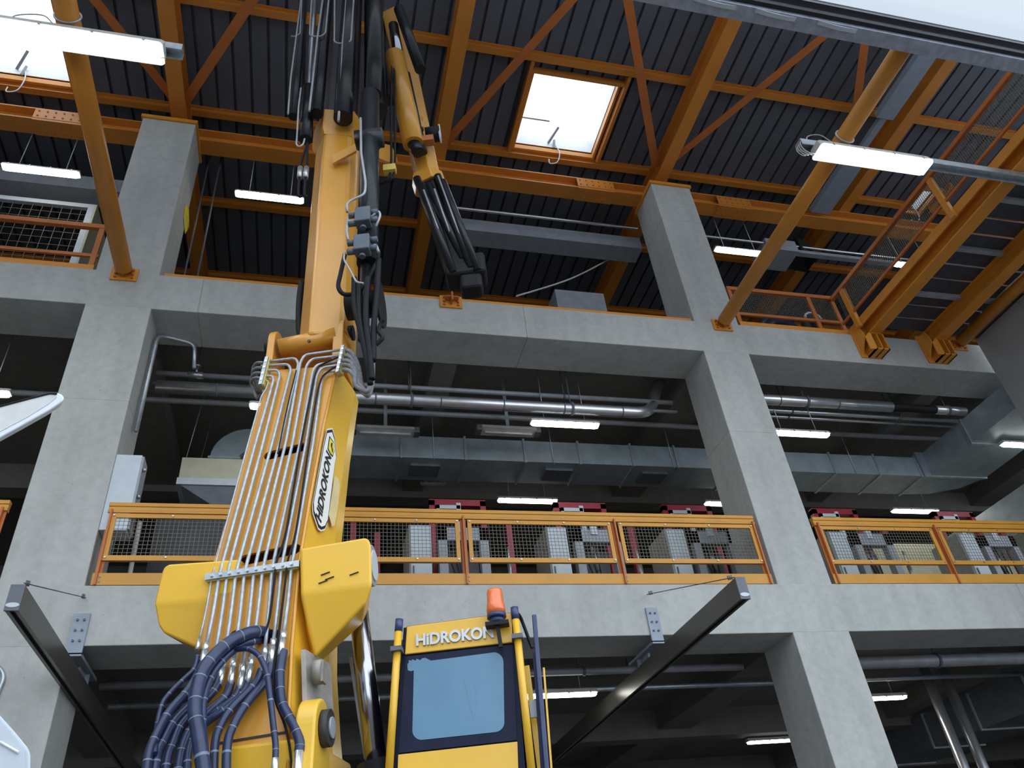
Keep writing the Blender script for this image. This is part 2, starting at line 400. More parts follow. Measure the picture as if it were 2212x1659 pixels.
for xx in (5.55, -5.0, 8.9):
    sp = MB(); sp.box((xx-.42,.385,14.87),(xx+.42,.40,15.15)); sp.box((xx-.42,.39,14.81),(xx+.42,.73,14.832))
    spl = build(sp, 'splice_plate', 'orange_warm_lit', gird); bo = MB()
    for i in range(6):
        for z in (14.94, 15.08): bo.cyl((xx-.35+i*.14,.39,z),(xx-.35+i*.14,.368,z),.018,6)
        for yy in (.47,.65): bo.cyl((xx-.35+i*.14,yy,14.815),(xx-.35+i*.14,yy,14.79),.018,6)
    build(bo, 'bolts', 'orange_dk', spl)
for (a, c), nm in zip(CX[:2], ('left of the raised boom', 'right of the bright skylight')):
    build(MB().box((a-.03,-.03,14.752),(c+.03,.89,14.832)), 'cap_plate', 'orange', None, 'orange steel cap plate on the column top '+nm, 'plate', 'column cap plates')
br = [((970,300),(1235,0),'rising right from the beam behind the crane'), ((1415,350),(1358,10),'rising left of the column beside the skylight'),
      ((1460,340),(1765,90),'rising right from the column beside the skylight'), ((385,225),(205,0),'rising left from the beam near the left lamp'),
      ((410,205),(545,0),'rising right from the beam near the left lamp'), ((1848,245),(1866,108),'above the round strut at the right lamp')]
for p0, p1, nm in br:
    a = PZ(*p0, 15.38); c = PZ(*p1, 15.38); d = (c-a).normalized()
    build(MB().bar(a-d*.15, c+d*1.2, .17, .02).bar(a-d*.15+V(0,0,.05), c+d*1.2+V(0,0,.05), .03, .09), 'roof_brace', 'orange_dk', None, 'slanting orange roof brace '+nm, 'brace', 'roof braces')
skyl = ['bright square skylight beside the concrete column top', 'long bright skylight behind the left large lamp', 'bright skylight seen through the footbridge railing']
for (x0, x1, y0, y1), lb, ts in zip(SKY, skyl, ('beside the column', 'behind the left lamp', 'behind the footbridge')):
    t = thing('window_1', ((x0+x1)/2,(y0+y1)/2,ZD-.03), lb, 'skylight'); t['kind'] = 'structure'; del t['category']
    fr = MB(); e = .05
    fr.box((x0-e,y0-e,ZD-.03),(x1+e,y0,ZD+.16)).box((x0-e,y1,ZD-.03),(x1+e,y1+e,ZD+.16)).box((x0-e,y0,ZD-.03),(x0,y1,ZD+.16)).box((x1,y0,ZD-.03),(x1+e,y1,ZD+.16))
    build(fr, 'window_frame', 'orange', t)
    cu = MB(); z0, z1 = ZD+.16, ZD+.6
    cu.box((x0-e,y0-e,z0),(x1+e,y0,z1)).box((x0-e,y1,z0),(x1+e,y1+e,z1)).box((x0-e,y0,z0),(x0,y1,z1)).box((x1,y0,z0),(x1+e,y1,z1))
    build(cu, 'window_upstand', 'white', t)
    build(MB().box((x0,y0,z1-.02),(x1,y1,z1)), 'pane', 'opal', t)
    op = MB(); xm = (x0+x1)/2
    op.box((x0,y1-.45,z1-.14),(xm-.15,y1-.42,z1-.12)).bar((xm-.1,y1-.02,z0+.1),(xm+.1,y1-.30,z1-.1),.05,.03).bar((xm+.02,y1-.02,z0-.05),(xm+.05,y1-.05,z0+.2),.04,.04)
    build(op, 'opener_arm', 'grey', t)
    build(MB().tube(spline([(xm+.05,y1-.02,z0+.1),(xm+.12,y1-.04,ZD-.05),(xm+.05,y1+.02,ZD-.32),(xm-.12,y1+.04,ZD-.38),(xm-.13,y1+.03,ZD-.25)]), .012, 6), 'cord', 'whiteplastic', t)
    for xx in (x0-.12, x1+.12):
        build(MB().box((xx-.035,y0-.32,ZD-.16),(xx+.035,.32,ZD-.01)), 'skylight_trimmer', 'orange_warm_lit', None, 'orange trimmer %s side of the skylight %s'%('on the boom' if (xx < xm) == (x0 > 0) else 'on the far', ts), 'beam', 'skylight trimmers')
    build(MB().box((x0-.08,y0-.14,ZD-.14),(x1+.08,y0-.07,ZD-.01)), 'skylight_trimmer', 'orange_warm_lit', None, 'orange cross trimmer at the outer end of the skylight '+ts, 'beam', 'skylight cross trimmers')
# ------------------------------------------------------------------ struts between beam and front wall
def bracket_plate(x, lab, tube):
    t = thing('wall_strut' if tube else 'strut_bracket', (x,0,10.5), lab, 'strut' if tube else 'bracket')
    p = build(MB().box((x-.19,-.03,10.60),(x+.19,.02,10.86)), 'base_plate', 'orange', t)
    gp = MB(); gp.box((x-.015,-.17,10.66),(x+.015,-.03,10.84)).box((x-.12,-.15,10.74),(x+.12,-.03,10.76))
    build(gp, 'gusset', 'orange_dk', t)
    bo = MB()
    for dx in (-.12,.12):
        for z in (10.65,10.72,10.81): bo.cyl((x+dx,-.03,z),(x+dx,-.065,z),.02,6)
    build(bo, 'bolts', 'orange_dk', p)
    if tube:
        build(MB().cyl((x,-.13,10.75),(x,YB-.03,10.75),.125,20), 'tube', 'orange', t)
    return t
s1 = bracket_plate(-3.05, 'round orange strut crossing behind the large left lamp', True)
s2 = bracket_plate(7.18, 'round orange strut crossing behind the large right lamp', True)
s3 = bracket_plate(12.45, 'round orange strut beside the grey panel wall', True)
bracket_plate(2.07, 'orange bolted bracket plate without a strut on the upper concrete beam', False)
# ================================================================== footbridge
bt = thing('footbridge', (11.2,-2.6,10.6), 'orange steel footbridge with perforated floor and mesh railing', 'footbridge')
for xx in (10.26, 11.78):
    build(MB().ibeam((xx,-.12,10.6),(xx,-5.68,10.6),.26,.34,.03,.03), 'girder', 'orange', bt)
fl = MB(); y = -.1
for xa, xb in ((10.30,11.75), (11.82,12.8)):
    yy = -.1
    while yy > -5.5:
        fl.box((xa,yy-.34,10.93),(xb,yy-.02,10.955)); yy -= .36
build(fl, 'floor_plates', 'grating', bt)['kind'] = 'stuff'
for yy in (-1.15,-2.3,-3.4,-4.5):
    build(MB().box((10.40,yy-.04,10.85),(11.66,yy+.04,10.93)), 'cross_member', 'grey', bt)
    build(MB().box((11.92,yy-.04,10.85),(12.8,yy+.04,10.93)), 'cross_member', 'grey', bt)
XR = 9.97
rl = MB().box((XR-.04,-5.66,11.72),(XR+.04,.10,11.80)); build(rl, 'top_rail', 'orange_dk', bt)
build(MB().box((XR-.02,-5.66,11.08),(XR+.02,.05,11.13)), 'mid_rail', 'orange_dk', bt)
build(MB().box((XR+.06,-5.66,10.78),(XR+.085,.0,10.96)), 'toe_board', 'orange', bt)
for yy in (-.28,-3.03): build(MB().box((XR-.03,yy-.05,10.74),(XR+.05,yy+.05,11.74)), 'post', 'orange', bt)
def wires_x(mb, x, y0, y1, z0, z1, s, r):
    n = int(abs(y1-y0)/s)
    for i in range(n+1):
        yy = y0+(y1-y0)*i/n; mb.box((x-r,yy-r,z0),(x+r,yy+r,z1))
    n = int((z1-z0)/s)
    for i in range(n+1):
        z = z0+(z1-z0)*i/n; mb.box((x-r,y0,z-r),(x+r,y1,z+r))
w = MB(); wires_x(w, XR+.01, -.1, -5.66, 11.13, 11.72, .04, .003); build(w, 'wire_mesh', 'wire', bt)['kind'] = 'stuff'
for xx in (10.26, 11.78):
    k = MB(); x0, x1 = xx-.14, xx+.16; z0, z1 = 10.2, 10.62; yf = -.30
    k.box((x0-.14,-.03,z0),(x1+.02,.02,z1+.26)).box((x0,yf,z0),(x1,-.03,z0+.03)).box((x0,yf,z1-.03),(x1,-.03,z1))
    k.box((x1-.03,yf,z0),(x1,-.03,z1)).box((x0,yf,z0),(x0+.025,-.03,z1)).box(((x0+x1)/2-.012,yf,z0),((x0+x1)/2+.012,-.03,z1))
    k.prism([(x0-.12,-.03,z0+.05),(x0-.12,-.03,z1+.2),(x0-.12,-.22,z1+.2),(x0-.12,-.27,z1-.08)], (.03,0,0))
    k.prism([(x0-.10,-.27,z1-.1),(x0-.10,-.26,z0+.02),(x0,-.30,z0),(x0,-.30,z1)], (0,.02,0))
    kb = build(k, 'bracket', 'orange', bt); bo = MB()
    for dx in (.07,.22):
        for z in (z0+.09,z1-.09): bo.cyl((x0+dx,-.03,z),(x0+dx,-.08,z),.025,8)
    build(bo, 'bolts', 'orange_dk', kb)
# ================================================================== railings
def wires_y(mb, y, x0, x1, z0, z1, s, r):
    n = int(abs(x1-x0)/s)
    for i in range(n+1):
        xx = x0+(x1-x0)*i/n; mb.box((xx-r,y-r,z0),(xx+r,y+r,z1))
    n = int((z1-z0)/s)
    for i in range(n+1):
        z = z0+(z1-z0)*i/n; mb.box((x0,y-r,z-r),(x1,y+r,z+r))
def railing(x0, x1, posts, zb, label, ends=(True,True)):
    t = thing('mesh_railing', ((x0+x1)/2,.05,zb), label, 'railing')
    tr = MB(); tr.box((x0,.0,zb+1.055),(x1,.09,zb+1.11)).box((x0,.01,zb+1.0),(x1,.08,zb+1.055)).box((x0,.0,zb+.965),(x1,.085,zb+1.0))
    build(tr, 'top_rail', 'rail', t, bevel=.008)
    build(MB().box((x0,.0,zb+.005),(x1,.02,zb+.155)), 'toe_board', 'rail', t)
    ps = ([x0+.05] if ends[0] else [])+posts+([x1-.05] if ends[1] else [])
    for p in ps:
        po = build(MB().box((p-.012,-.035,zb),(p+.012,.06,zb+1.0)).box((p-.04,.03,zb+.02),(p+.04,.045,zb+1.0)), 'post', 'orange_dk', t)
        bo = MB()
        for z in (.05,.11): bo.cyl((p+.035,.02,zb+z),(p+.035,-.012,zb+z),.012,6)
        build(bo, 'bolts', 'grey', po)
    edges = [x0]+posts+[x1]
    for a, c in zip(edges, edges[1:]):
        a += .06; c -= .06; za, zc = zb+.33, zb+.95
        f = MB(); b_ = .055
        f.box((a,.0,zc-b_),(c,.03,zc)).box((a,.0,za),(c,.03,za+b_)).box((a,.0,za+b_),(a+b_,.03,zc-b_)).box((c-b_,.0,za+b_),(c,.03,zc-b_)).box((a,.0,za-.012),(c,.05,za))
        pf = build(f, 'panel_frame', 'rail', t)
        w = MB(); wires_y(w, .02, a+b_-.01, c-b_+.01, za+b_-.01, zc-b_+.01, .052, .0026)
        wm = build(w, 'wire_mesh', 'wire', pf); wm['kind'] = 'stuff'
        bo = MB(); n = max(2, int((c-a)/.55))
        for i in range(n+1):
            xx = a+.03+(c-a-.06)*i/n
            bo.cyl((xx,0,zc-.025),(xx,-.014,zc-.025),.013,6).cyl((xx,0,za+.028),(xx,-.014,za+.028),.013,6)
        build(bo, 'bolts', 'steel', pf)
    return t
railing(-2.50, 6.58, [-.95, 2.03, 4.27], ZB1, 'long orange railing with wire mesh panels between the two first floor columns')
railing(7.62, 16.7, [9.83, 12.3, 14.5], ZB1, 'orange mesh railing right of the wide first floor column')
railing(-12.9, -3.62, [-6.2,-9.2], ZB1, 'orange mesh railing left of the wide concrete column')
def rail3(x0, x1, posts, lab, mesh):
    t = thing('guard_rail', ((x0+x1)/2,.1,ZC1), lab, 'railing')
    build(MB().box((x0,.04,ZC1+.97),(x1,.12,ZC1+1.06)), 'top_rail', 'orange_dk', t, bevel=.008)
    build(MB().box((x0,.06,ZC1+.33),(x1,.10,ZC1+.39)), 'mid_rail', 'orange_dk', t)
    build(MB().box((x0,.03,ZC1),(x1,.05,ZC1+.12)), 'toe_board', 'orange', t)
    for p in posts: build(MB().box((p-.04,.05,ZC1),(p+.04,.09,ZC1+1.0)), 'post', 'orange_dk', t)
    if mesh:
        w = MB(); wires_y(w, .08, x0, x1, ZC1+.38, ZC1+.98, .04, .0028); build(w, 'wire_mesh', 'wire', t)['kind'] = 'stuff'
rail3(7.62, 10.03, [7.66, 9.42, 9.97], 'orange guard rail with fine mesh beside the footbridge', True)
rail3(-12.9, -3.52, [-3.58,-6.5,-9.5], 'orange guard rail left of the top floor column', False)
for a, c, nm in ((-2.5, 6.6, 'between the top floor columns'),):
    build(MB().box((a,.03,ZC1-.01),(c,.06,ZC1+.075)), 'kick_strip', 'orange', None, 'flat orange strip along the beam edge '+nm, 'strip')

# ================================================================== lamps
def lamp(name, x, y, z, ln, w, lit, label, group, tp=.75):
    t = thing(name, (x,y,z), label, 'lamp', group)
    n = MB(); h = w*.55
    pr = lambda xx, k=1: [(xx,y-w/2*k,z+.035),(xx,y+w/2*k,z+.035),(xx,y+w*.34*k,z+h),(xx,y-w*.34*k,z+h)]
    n.loft([pr(x,.8), pr(x+.04), pr(x+ln-.04), pr(x+ln,.8)])
    build(n, 'housing', 'lamp_body', t)
    d = MB(); q = lambda xx, k: [(xx,y-w*.47*k,z+.04),(xx,y-w*.36*k,z),(xx,y+w*.36*k,z),(xx,y+w*.47*k,z+.04)]
    d.loft([q(x+.02,tp), q(x+.07,1), q(x+ln-.07,1), q(x+ln-.02,tp)])
    build(d, 'diffuser', 'lamp' if lit else 'dead', t)
    for i in range(4):
        xx = x+ln*(.1+.8*i/3)
        build(MB().box((xx-.012,y-w/2-.008,z+.02),(xx+.012,y-w/2+.01,z+.06)), 'clip', 'steel', t)
    return t
def lamp_px(p, end, z, ln=1.27, w=.17, lit=True, label='', group=None, rod=None, name='tube_lamp'):
    q = PZ(*p, z); x = q.x if end == 'l' else q.x-ln
    t = lamp(name, x, q.y, z, ln, w, lit, label, group)
    if rod:
        for f in (.2,.8): build(MB().cyl((x+ln*f,q.y,z+w*.5),(x+ln*f,q.y,rod),.008,6), 'suspension_rod', 'galv', t)
    return t
lamp_px((1147,916),'l',9.15, label='lit tube lamp in front of the long rectangular duct', rod=10.52)
lamp_px((1075,1083),'l',9.15, label='lit tube lamp below the rectangular duct', rod=10.52)
lamp_px((1792,943),'r',9.15, label='lit tube lamp right of the wide first floor column', rod=10.52)
lamp_px((2027,1108),'r',9.15, label='lit tube lamp between two red machine gantries', rod=10.52)
lamp_px((2165,962),'l',9.06, label='lit tube lamp near the duct bend at the grey wall', rod=9.21)
lamp_px((1523,1090),'l',9.15, label='lit tube lamp half hidden by the wide first floor column', rod=10.52)
lamp_px((22,855),'r',9.15, label='lit tube lamp left of the wide concrete column', rod=10.52)
lamp_px((538,880),'l',9.15, label='lit tube lamp partly hidden by the crane boom edge', rod=10.52)
lamp_px((507,420),'l',13.8, label='lit tube lamp in the roof space left of the raised boom', rod=ZD)
lamp_px((2,362),'l',13.8, label='lit tube lamp in the roof space above the grey mesh cage', rod=ZD)
lamp_px((1545,540),'l',13.8, label='lit tube lamp in the roof space right of the concrete column', rod=ZD)
lamp_px((1932,572),'l',13.8, label='lit tube lamp seen through the footbridge railing', rod=ZD)
lamp_px((1290,1502),'r',4.72, label='lit tube lamp on the ground floor beside the crane cab', rod=5.36)
lamp_px((1615,1607),'l',4.72, label='lit tube lamp deep in the ground floor', rod=5.36)
lamp_px((1958,1509),'r',4.72, label='lit tube lamp behind the ground floor column', rod=5.36)
lamp_px((908,1047),'l',9.3, ln=.5, w=.1, lit=False, label='small unlit tube under the duct', rod=10.52)
for p, nm in (((770,935),'nearest the crane boom'), ((1040,935),'beside the lit lamp')):
    q = PZ(*p, 9.25); ln = 1.0
    t = thing('unlit_reflector_lamp', (q.x,q.y,9.25), 'unlit reflector lamp hanging above the duct '+nm, 'lamp')
    n = MB(); pf = lambda xx: [(xx,q.y-.14,9.29),(xx,q.y-.05,9.40),(xx,q.y+.05,9.40),(xx,q.y+.14,9.29)]
    n.loft([pf(q.x), pf(q.x+ln)]); build(n, 'reflector', 'lamp_body', t)
    build(MB().cyl((q.x+.06,q.y,9.27),(q.x+ln-.06,q.y,9.27),.02,10), 'tube', 'dead', t)
    for xx in (q.x-.09, q.x+ln): build(MB().box((xx,q.y-.09,9.26),(xx+.09,q.y+.09,9.37)), 'end_cap', 'dkgrey', t)
    build(MB().box((q.x+ln*.5-.03,q.y-.01,9.40),(q.x+ln*.5+.03,q.y+.01,10.52)), 'hanger', 'galv', t)
    build(MB().tube(spline([(q.x+.2,q.y,9.41),(q.x+.35,q.y,9.48),(q.x+ln*.5,q.y,9.5)]),.008,5), 'cable', 'black', t)
# large lamps on channels under the struts
for x0, x1, lx, ln, nm in ((6.40,12.8,6.58,1.87,'right'), (-8.5,-1.80,-3.95,1.98,'left')):
    yy = -4.06; zc = 10.47
    t = thing('mounting_channel', ((x0+x1)/2,yy,zc), 'grey steel channel carrying the large lamp on the %s strut'%('right' if nm=='right' else 'left skylight'), 'channel')
    ch = MB(); ch.box((x0,yy-.07,zc+.10),(x1,yy+.07,zc+.115)).box((x0,yy-.07,zc),(x1,yy-.055,zc+.10)).box((x0,yy+.055,zc),(x1,yy+.07,zc+.10))
    build(ch, 'channel_profile', 'galv', t)
    xs = 7.18 if nm == 'right' else -3.05
    for dy in (.10,-.10):
        build(MB().tube([V(xs+.137*math.cos(a), yy+dy, 10.75+.137*math.sin(a)) for a in [i*math.pi/12 for i in range(25)]], .014, 6), 'pipe_clamp', 'galv', t)
    lt = lamp('large_tube_lamp', lx, yy-.06, 10.30, ln, .30, True, 'large lit lamp under the %s'%('right round strut' if nm == 'right' else 'left round strut, in front of the skylight'), 'large lamps on channels', .97)
    if nm == 'left':
        lamp('large_tube_lamp', lx-2.1, yy-.06, 10.30, ln, .30, True, 'large lit lamp crossing the bright left skylight', 'large lamps on channels', .97)
    ex = x0 if nm == 'right' else x1-.3
    for k in range(4):
        r = .10+.02*k
        pts = [V(ex+.05+.02*k+ (r*.8)*math.cos(a), yy+.05-.03*k, zc-.02+r*math.sin(a)) for a in [math.pi*.5+i*math.pi*1.1/10 for i in range(11)]]
        build(MB().tube(pts, .007, 5), 'cable_loop', 'lamp_body', t)
    build(MB().tube(spline([(xs-.6,yy,zc+.12),(xs-.55,yy,zc+.3),(xs-.3,yy,zc+.38),(xs-.1,yy,zc+.2),(xs+.3,yy,zc+.13)]), .008, 5), 'cable_loop', 'lamp_body', t)
# ================================================================== ducts and pipes
dt = thing('air_duct', (5.5,2.95,9.2), 'long rectangular galvanised air duct under the first floor ceiling', 'duct')
DX = [-1.15,.25,1.5,2.7,3.85,4.95,6.05,7.0,8.2,9.4,10.6,11.7,12.75]
for a, c in zip(DX, DX[1:]):
    sg = build(MB().box((a+.012,2.55,9.2),(c-.012,3.35,9.67)), 'duct_section', 'duct', dt)
    build(MB().box((c-.02,2.52,9.17),(c+.02,3.38,9.70)), 'flange', 'galv', sg)
for x in (-.5,2.1,4.4,6.9,9.0,11.1): build(MB().cyl((x,2.53,9.15),(x,2.53,10.52),.008,6), 'hanger_rod', 'galv', dt)
for x in (1.7,4.3,6.3): build(MB().box((x,2.75,9.15),(x+.55,3.15,9.2)), 'air_grille', 'dkgrey', dt)
# bend at the left end going down into the air unit
el = MB(); rings = []
for i in range(9):
    a = math.pi/2*i/8; ro, ri = .62, .15; cx, cz = -1.15, 9.05
    po = V(cx-ro*math.sin(a), 0, cz+ro*math.cos(a)); pi_ = V(cx-ri*math.sin(a), 0, cz+ri*math.cos(a))
    rings.append([(pi_.x,2.55,pi_.z),(pi_.x,3.35,pi_.z),(po.x,3.35,po.z),(po.x,2.55,po.z)])
rings.append([(-1.30,2.55,8.75),(-1.30,3.35,8.75),(-1.77,3.35,8.75),(-1.77,2.55,8.75)])
build(el.loft(rings), 'duct_elbow', 'duct', dt)
build(MB().box((-1.80,2.52,9.03),(-1.27,3.38,9.07)), 'flange', 'galv', dt)
au = thing('air_unit', (-1.4,2.9,8.2), 'beige and grey air unit hanging under the curved duct bend', 'air unit')
build(MB().box((-2.15,2.25,8.45),(-.4,3.5,8.85)), 'casing', 'beige', au)
build(MB().box((-2.17,2.22,8.33),(-.4,3.52,8.45)), 'skirt', 'ltgrey', au)
build(MB().prism([(-2.1,2.26,8.33),(-.4,2.26,8.33),(-.4,2.5,8.10),(-1.6,2.5,8.10)],(0,1.1,0)), 'hood', 'grey', au)
for x, y in ((-2.1,2.3),(-2.1,3.4)): build(MB().cyl((x,y,8.85),(x+.15,y,10.52),.006,5), 'hanger_wire', 'galv', au)
# branch turning towards the front on the far side of the side wall
db = thing('branch_duct', (13.4,1.2,9.2), 'wide dark duct turning outward beside the grey wall', 'duct')
build(MB().box((12.97,-2.0,9.2),(14.4,1.2,9.75)), 'duct_section', 'duct', db); build(MB().box((12.97,1.24,9.2),(14.4,2.55,9.75)), 'duct_section', 'duct', db)
build(MB().box((12.94,1.19,9.17),(14.43,1.25,9.78)), 'flange', 'galv', db); build(MB().box((12.80,2.50,9.17),(14.43,2.56,9.78)), 'flange', 'galv', db)
build(MB().prism([(12.77,2.55,9.2),(14.4,2.55,9.2),(14.1,3.0,9.2),(13.5,3.3,9.2),(12.77,3.35,9.2)],(0,0,.47)), 'duct_bend', 'duct', db)
db2 = build(MB().box((14.6,-1,7.9),(15.8,4.5,8.7)), 'side_duct', 'duct', None, 'large dark duct low at the right beyond the branch duct', 'duct')
def pipe(name, pts, r, m, label, joints=(), clamps=(), zc=10.52, rad=.25, cat='pipe'):
    t = thing(name, V(pts[0]), label, cat)
    build(MB().tube(fillet(pts, rad), r, 14), 'pipe_run', m, t)
    d = (V(pts[1])-V(pts[0])).normalized()
    for x in joints:
        p = V(pts[0])+d*((x-pts[0][0])/d.x); build(MB().cyl(p-d*.012, p+d*.012, r*1.03, 14), 'joint_band', 'dkgrey', t)
    for x in clamps:
        p = V(pts[0])+d*((x-pts[0][0])/d.x)
        build(MB().cyl(p-d*.02, p+d*.02, r*1.25, 12).cyl(p, V(p.x,p.y,zc), .009, 6), 'pipe_hanger', 'dkgrey', t)
    return t
pipe('insulated_pipe', [(-2.5,1.06,9.40),(5.75,1.06,9.40),(6.1,1.35,9.75),(6.35,1.5,10.3),(6.5,1.5,10.5)], .105, 'alu_pipe', 'shiny jacketed pipe passing behind the crane boom',
     [-1.6,-.3,.9,2.0,3.1,4.2,5.3], [1.5,4.35])
pipe('insulated_pipe', [(7.5,.98,9.82),(11.15,.98,9.82)], .105, 'alu_pipe', 'shiny jacketed pipe ending in a black coupling', [8.6,9.9], [9.2])
t = pipe('pipe_coupling', [(11.15,.98,9.82),(12.2,.98,9.82)], .085, 'black', 'black pipe coupling on the jacketed pipe', (), (), cat='coupling')
pipe('insulated_pipe', [(12.2,.98,9.82),(12.93,.98,9.82)], .09, 'alu_pipe', 'short jacketed pipe right of the black coupling', (), [12.5])
a = PZ(340,806,9.85)
pipe('thin_pipe', [(-2.6,a.y,9.85),(6.5,a.y,9.85)], .045, 'grey_pipe', 'slim grey pipe above the shiny pipe behind the crane', (), [-2.0,1.5,4.35])
pipe('thin_pipe', [(-2.6,1.22,9.58),(6.5,1.22,9.58)], .03, 'grey_pipe', 'thinnest grey pipe just above the shiny pipe', (), [])
for p, z, r, nm in (((1660,886),9.75,.045,'upper'), ((1660,899),9.72,.03,'lower')):
    q = PZ(*p, z); pipe('thin_pipe', [(7.5,q.y,z),(12.9,q.y,z)], r, 'alu_pipe', 'slim pipe below the coupled pipe, the %s of the pair'%nm, (), [9.0,11.5])
q = PZ(1660,912,9.9); pipe('cable_tray', [(-12,q.y+.3,9.9),(16,q.y+.3,9.9)], .05, 'grey_pipe', 'grey conduit running behind the slim pipes', (), [], cat='conduit')
# left column conduit with bend and valve
cdz = MB().tube(fillet([(-2.50,.45,8.15),(-2.50,.45,9.9),(-2.42,.6,10.05),(-2.0,.75,10.06),(-1.95,.80,9.6)], .12), .03, 10)
build(cdz, 'cable_conduit', 'galv', None, 'grey conduit climbing the side of the wide left column', 'conduit')
vv = thing('pipe_valve', (-2.0,1.22,9.7), 'small valve on the slim pipe beside the left column', 'valve')
build(MB().cyl((-2.12,a.y,9.85),(-1.88,a.y,9.85),.06,12), 'valve_body', 'steel', vv); build(MB().cyl((-2.0,a.y,9.9),(-2.0,a.y,10.02),.02,8).cyl((-2.0,a.y,10.02),(-2.0,a.y,10.05),.06,12), 'hand_wheel', 'steel', vv)
# grey switch box on the left column
bx = thing('wall_box', (-2.40,.25,6.4), 'tall grey metal wall box mounted on the wide left column', 'wall box')
build(MB().box((-2.56,.02,6.4),(-2.24,.30,7.50)), 'casing', 'ltgrey', bx, bevel=.01)
dr = build(MB().box((-2.245,.03,6.42),(-2.215,.30,7.48)), 'door', 'grey', bx)
for z in (6.9,7.3): build(MB().cyl((-2.205,.07,z),(-2.17,.07,z),.03,10), 'lock', 'steel', dr)
st_ = [PX(*q, -2.555) for q in ((400,440),(407,452),(408,490),(399,505),(396,470))]
build(MB().prism(st_, (.008,0,0)), 'yellow_sticker', 'decaly', None, 'pale yellow sticker on the side of the top floor column', 'sticker')
# ground floor pipes
def pz(p, y): return PY(*p, y)
q = pz((1860,1432),1.3); pipe('ground_pipe', [(7.6,1.3,q.z),(16,1.3,q.z)], .10, 'grey_pipe', 'grey pipe under the first floor beam right of the ground floor column', (), [10,13], zc=5.36)
q = pz((700,1467),1.5); pipe('ground_pipe', [(-2.5,1.5,q.z),(6.6,1.5,q.z)], .055, 'grey_pipe', 'dark grey pipe under the first floor beam behind the cab', (), [0,4], zc=5.36)
q = pz((1250,1490),2.2); pipe('ground_cable_tray', [(-2.5,2.2,q.z),(16,2.2,q.z)], .04, 'galv', 'thin perforated tray under the ground floor ceiling', (), [1,5,9], zc=5.36, cat='cable tray')
for p0, p1, nm in (((2018,1500),(2085,1659),'left'), ((2058,1500),(2130,1659),'right')):
    a = PY(*p0, 2.6); pipe('riser_pipe', [(a.x,2.6,5.36),(a.x,2.6,.0)], .085, 'alu_pipe', 'vertical jacketed riser pipe on the ground floor, the %s one'%('one nearer the column' if nm=='left' else 'one farther from the column'))
gx, gz0, gz1 = 12.5, 4.30, 4.92
gd = thing('ground_duct', (gx+.6,3,gz0), 'dark wide duct running inward behind the two riser pipes', 'duct')
for a, c in ((.95,2.2),(2.2,3.6),(3.6,5.0),(5.0,6.6)):
    sg = build(MB().box((gx,a+.01,gz0),(gx+1.2,c-.01,gz1)), 'duct_section', 'dkgrey', gd); build(MB().box((gx-.03,c-.02,gz0-.03),(gx+1.23,c+.02,gz1+.03)), 'flange', 'grey', sg)
# roof space services
build(MB().box((2.3,1.45,14.3),(6.9,1.9,14.65)), 'roof_duct', 'grey', None, 'grey duct in the roof space between boom and column', 'duct')
build(MB().box((-11,1.45,14.3),(-3.6,1.9,14.65)), 'roof_duct', 'grey', None, 'grey duct in the roof space left of the column', 'duct')
rd = MB(); rr = []
for i in range(13):
    t_ = i/12; c = PY(-160+360*t_, 372+52*t_+60*max(0,t_-.6)**1.5, 3.5); rr.append(c)
build(rd.tube(rr, .26, 16), 'round_duct', 'duct', None, 'round shiny duct below the lamp at the left', 'duct')
pipe('roof_pipe', [(2.2,1.1,14.55),(6.7,1.1,14.55)], .035, 'alu_pipe', 'slim bright pipe in the roof space behind the girder', (), [], zc=15.4)
pipe('roof_pipe', [(7.6,1.1,14.55),(16,1.1,14.55)], .035, 'alu_pipe', 'slim bright pipe in the roof space right of the column', (), [], zc=15.4)
c1 = PZ(1985,150,14.95); c2 = PZ(1925,240,15.2)
build(MB().box((c1.x-.2,-5.3,14.95),(c1.x+.2,-2.2,15.1)).box((c1.x-.08,-2.2,14.98),(c1.x+.08,-1.0,15.08)).box((c1.x-.24,-1.0,14.95),(c1.x+.24,.36,15.1)), 'cable_duct', 'bracketgrey', None, 'grey cable duct under the roof beside the right strut', 'cable duct')
q = PZ(1700,545,14.3)
fb = thing('fan_box', q, 'grey fan box with black grille in the roof space', 'fan box')
build(MB().box((q.x-.55,q.y-.1,14.25),(q.x+.25,q.y+.55,14.6)), 'casing', 'grey', fb); build(MB().prism([(q.x+.25,q.y+.5,14.3),(q.x+.9,q.y+.6,14.35),(q.x+.85,q.y+.1,14.3),(q.x+.4,q.y-.05,14.35)],(0,0,.5)), 'grille', 'black', fb)
build(MB().box((q.x+.25,q.y-.06,14.27),(q.x+4.5,q.y+.06,14.36)), 'arm', 'grey', fb)
# mesh cage at upper left and loose things on the top floor
cg = thing('mesh_cage', (-5,1.6,ZC1), 'grey steel mesh cage behind the left guard rail', 'cage')
a = PY(200,445,1.4); zt = a.z
cf = MB().box((-12,1.36,zt-.1),(a.x+.05,1.44,zt)); build(cf, 'top_rail', 'ltgrey', cg)
for x in (a.x, a.x-2.0, a.x-4.0): build(MB().box((x-.05,1.36,ZC1),(x+.05,1.44,zt-.1)), 'post', 'ltgrey', cg)
w = MB(); wires_y(w, 1.4, a.x-6, a.x, ZC1, zt-.1, .16, .003); build(w, 'wire_mesh', 'wire', cg)['kind'] = 'stuff'
build(MB().box((a.x+.05,1.36,ZC1),(a.x+.09,3.2,zt)), 'side_panel', 'beige', cg)
q = PY(1105,650,.8); aF = thing('folding_sign', (q.x,.8,ZC1), 'small yellowish folding stand on the top floor edge', 'stand')
h = .62
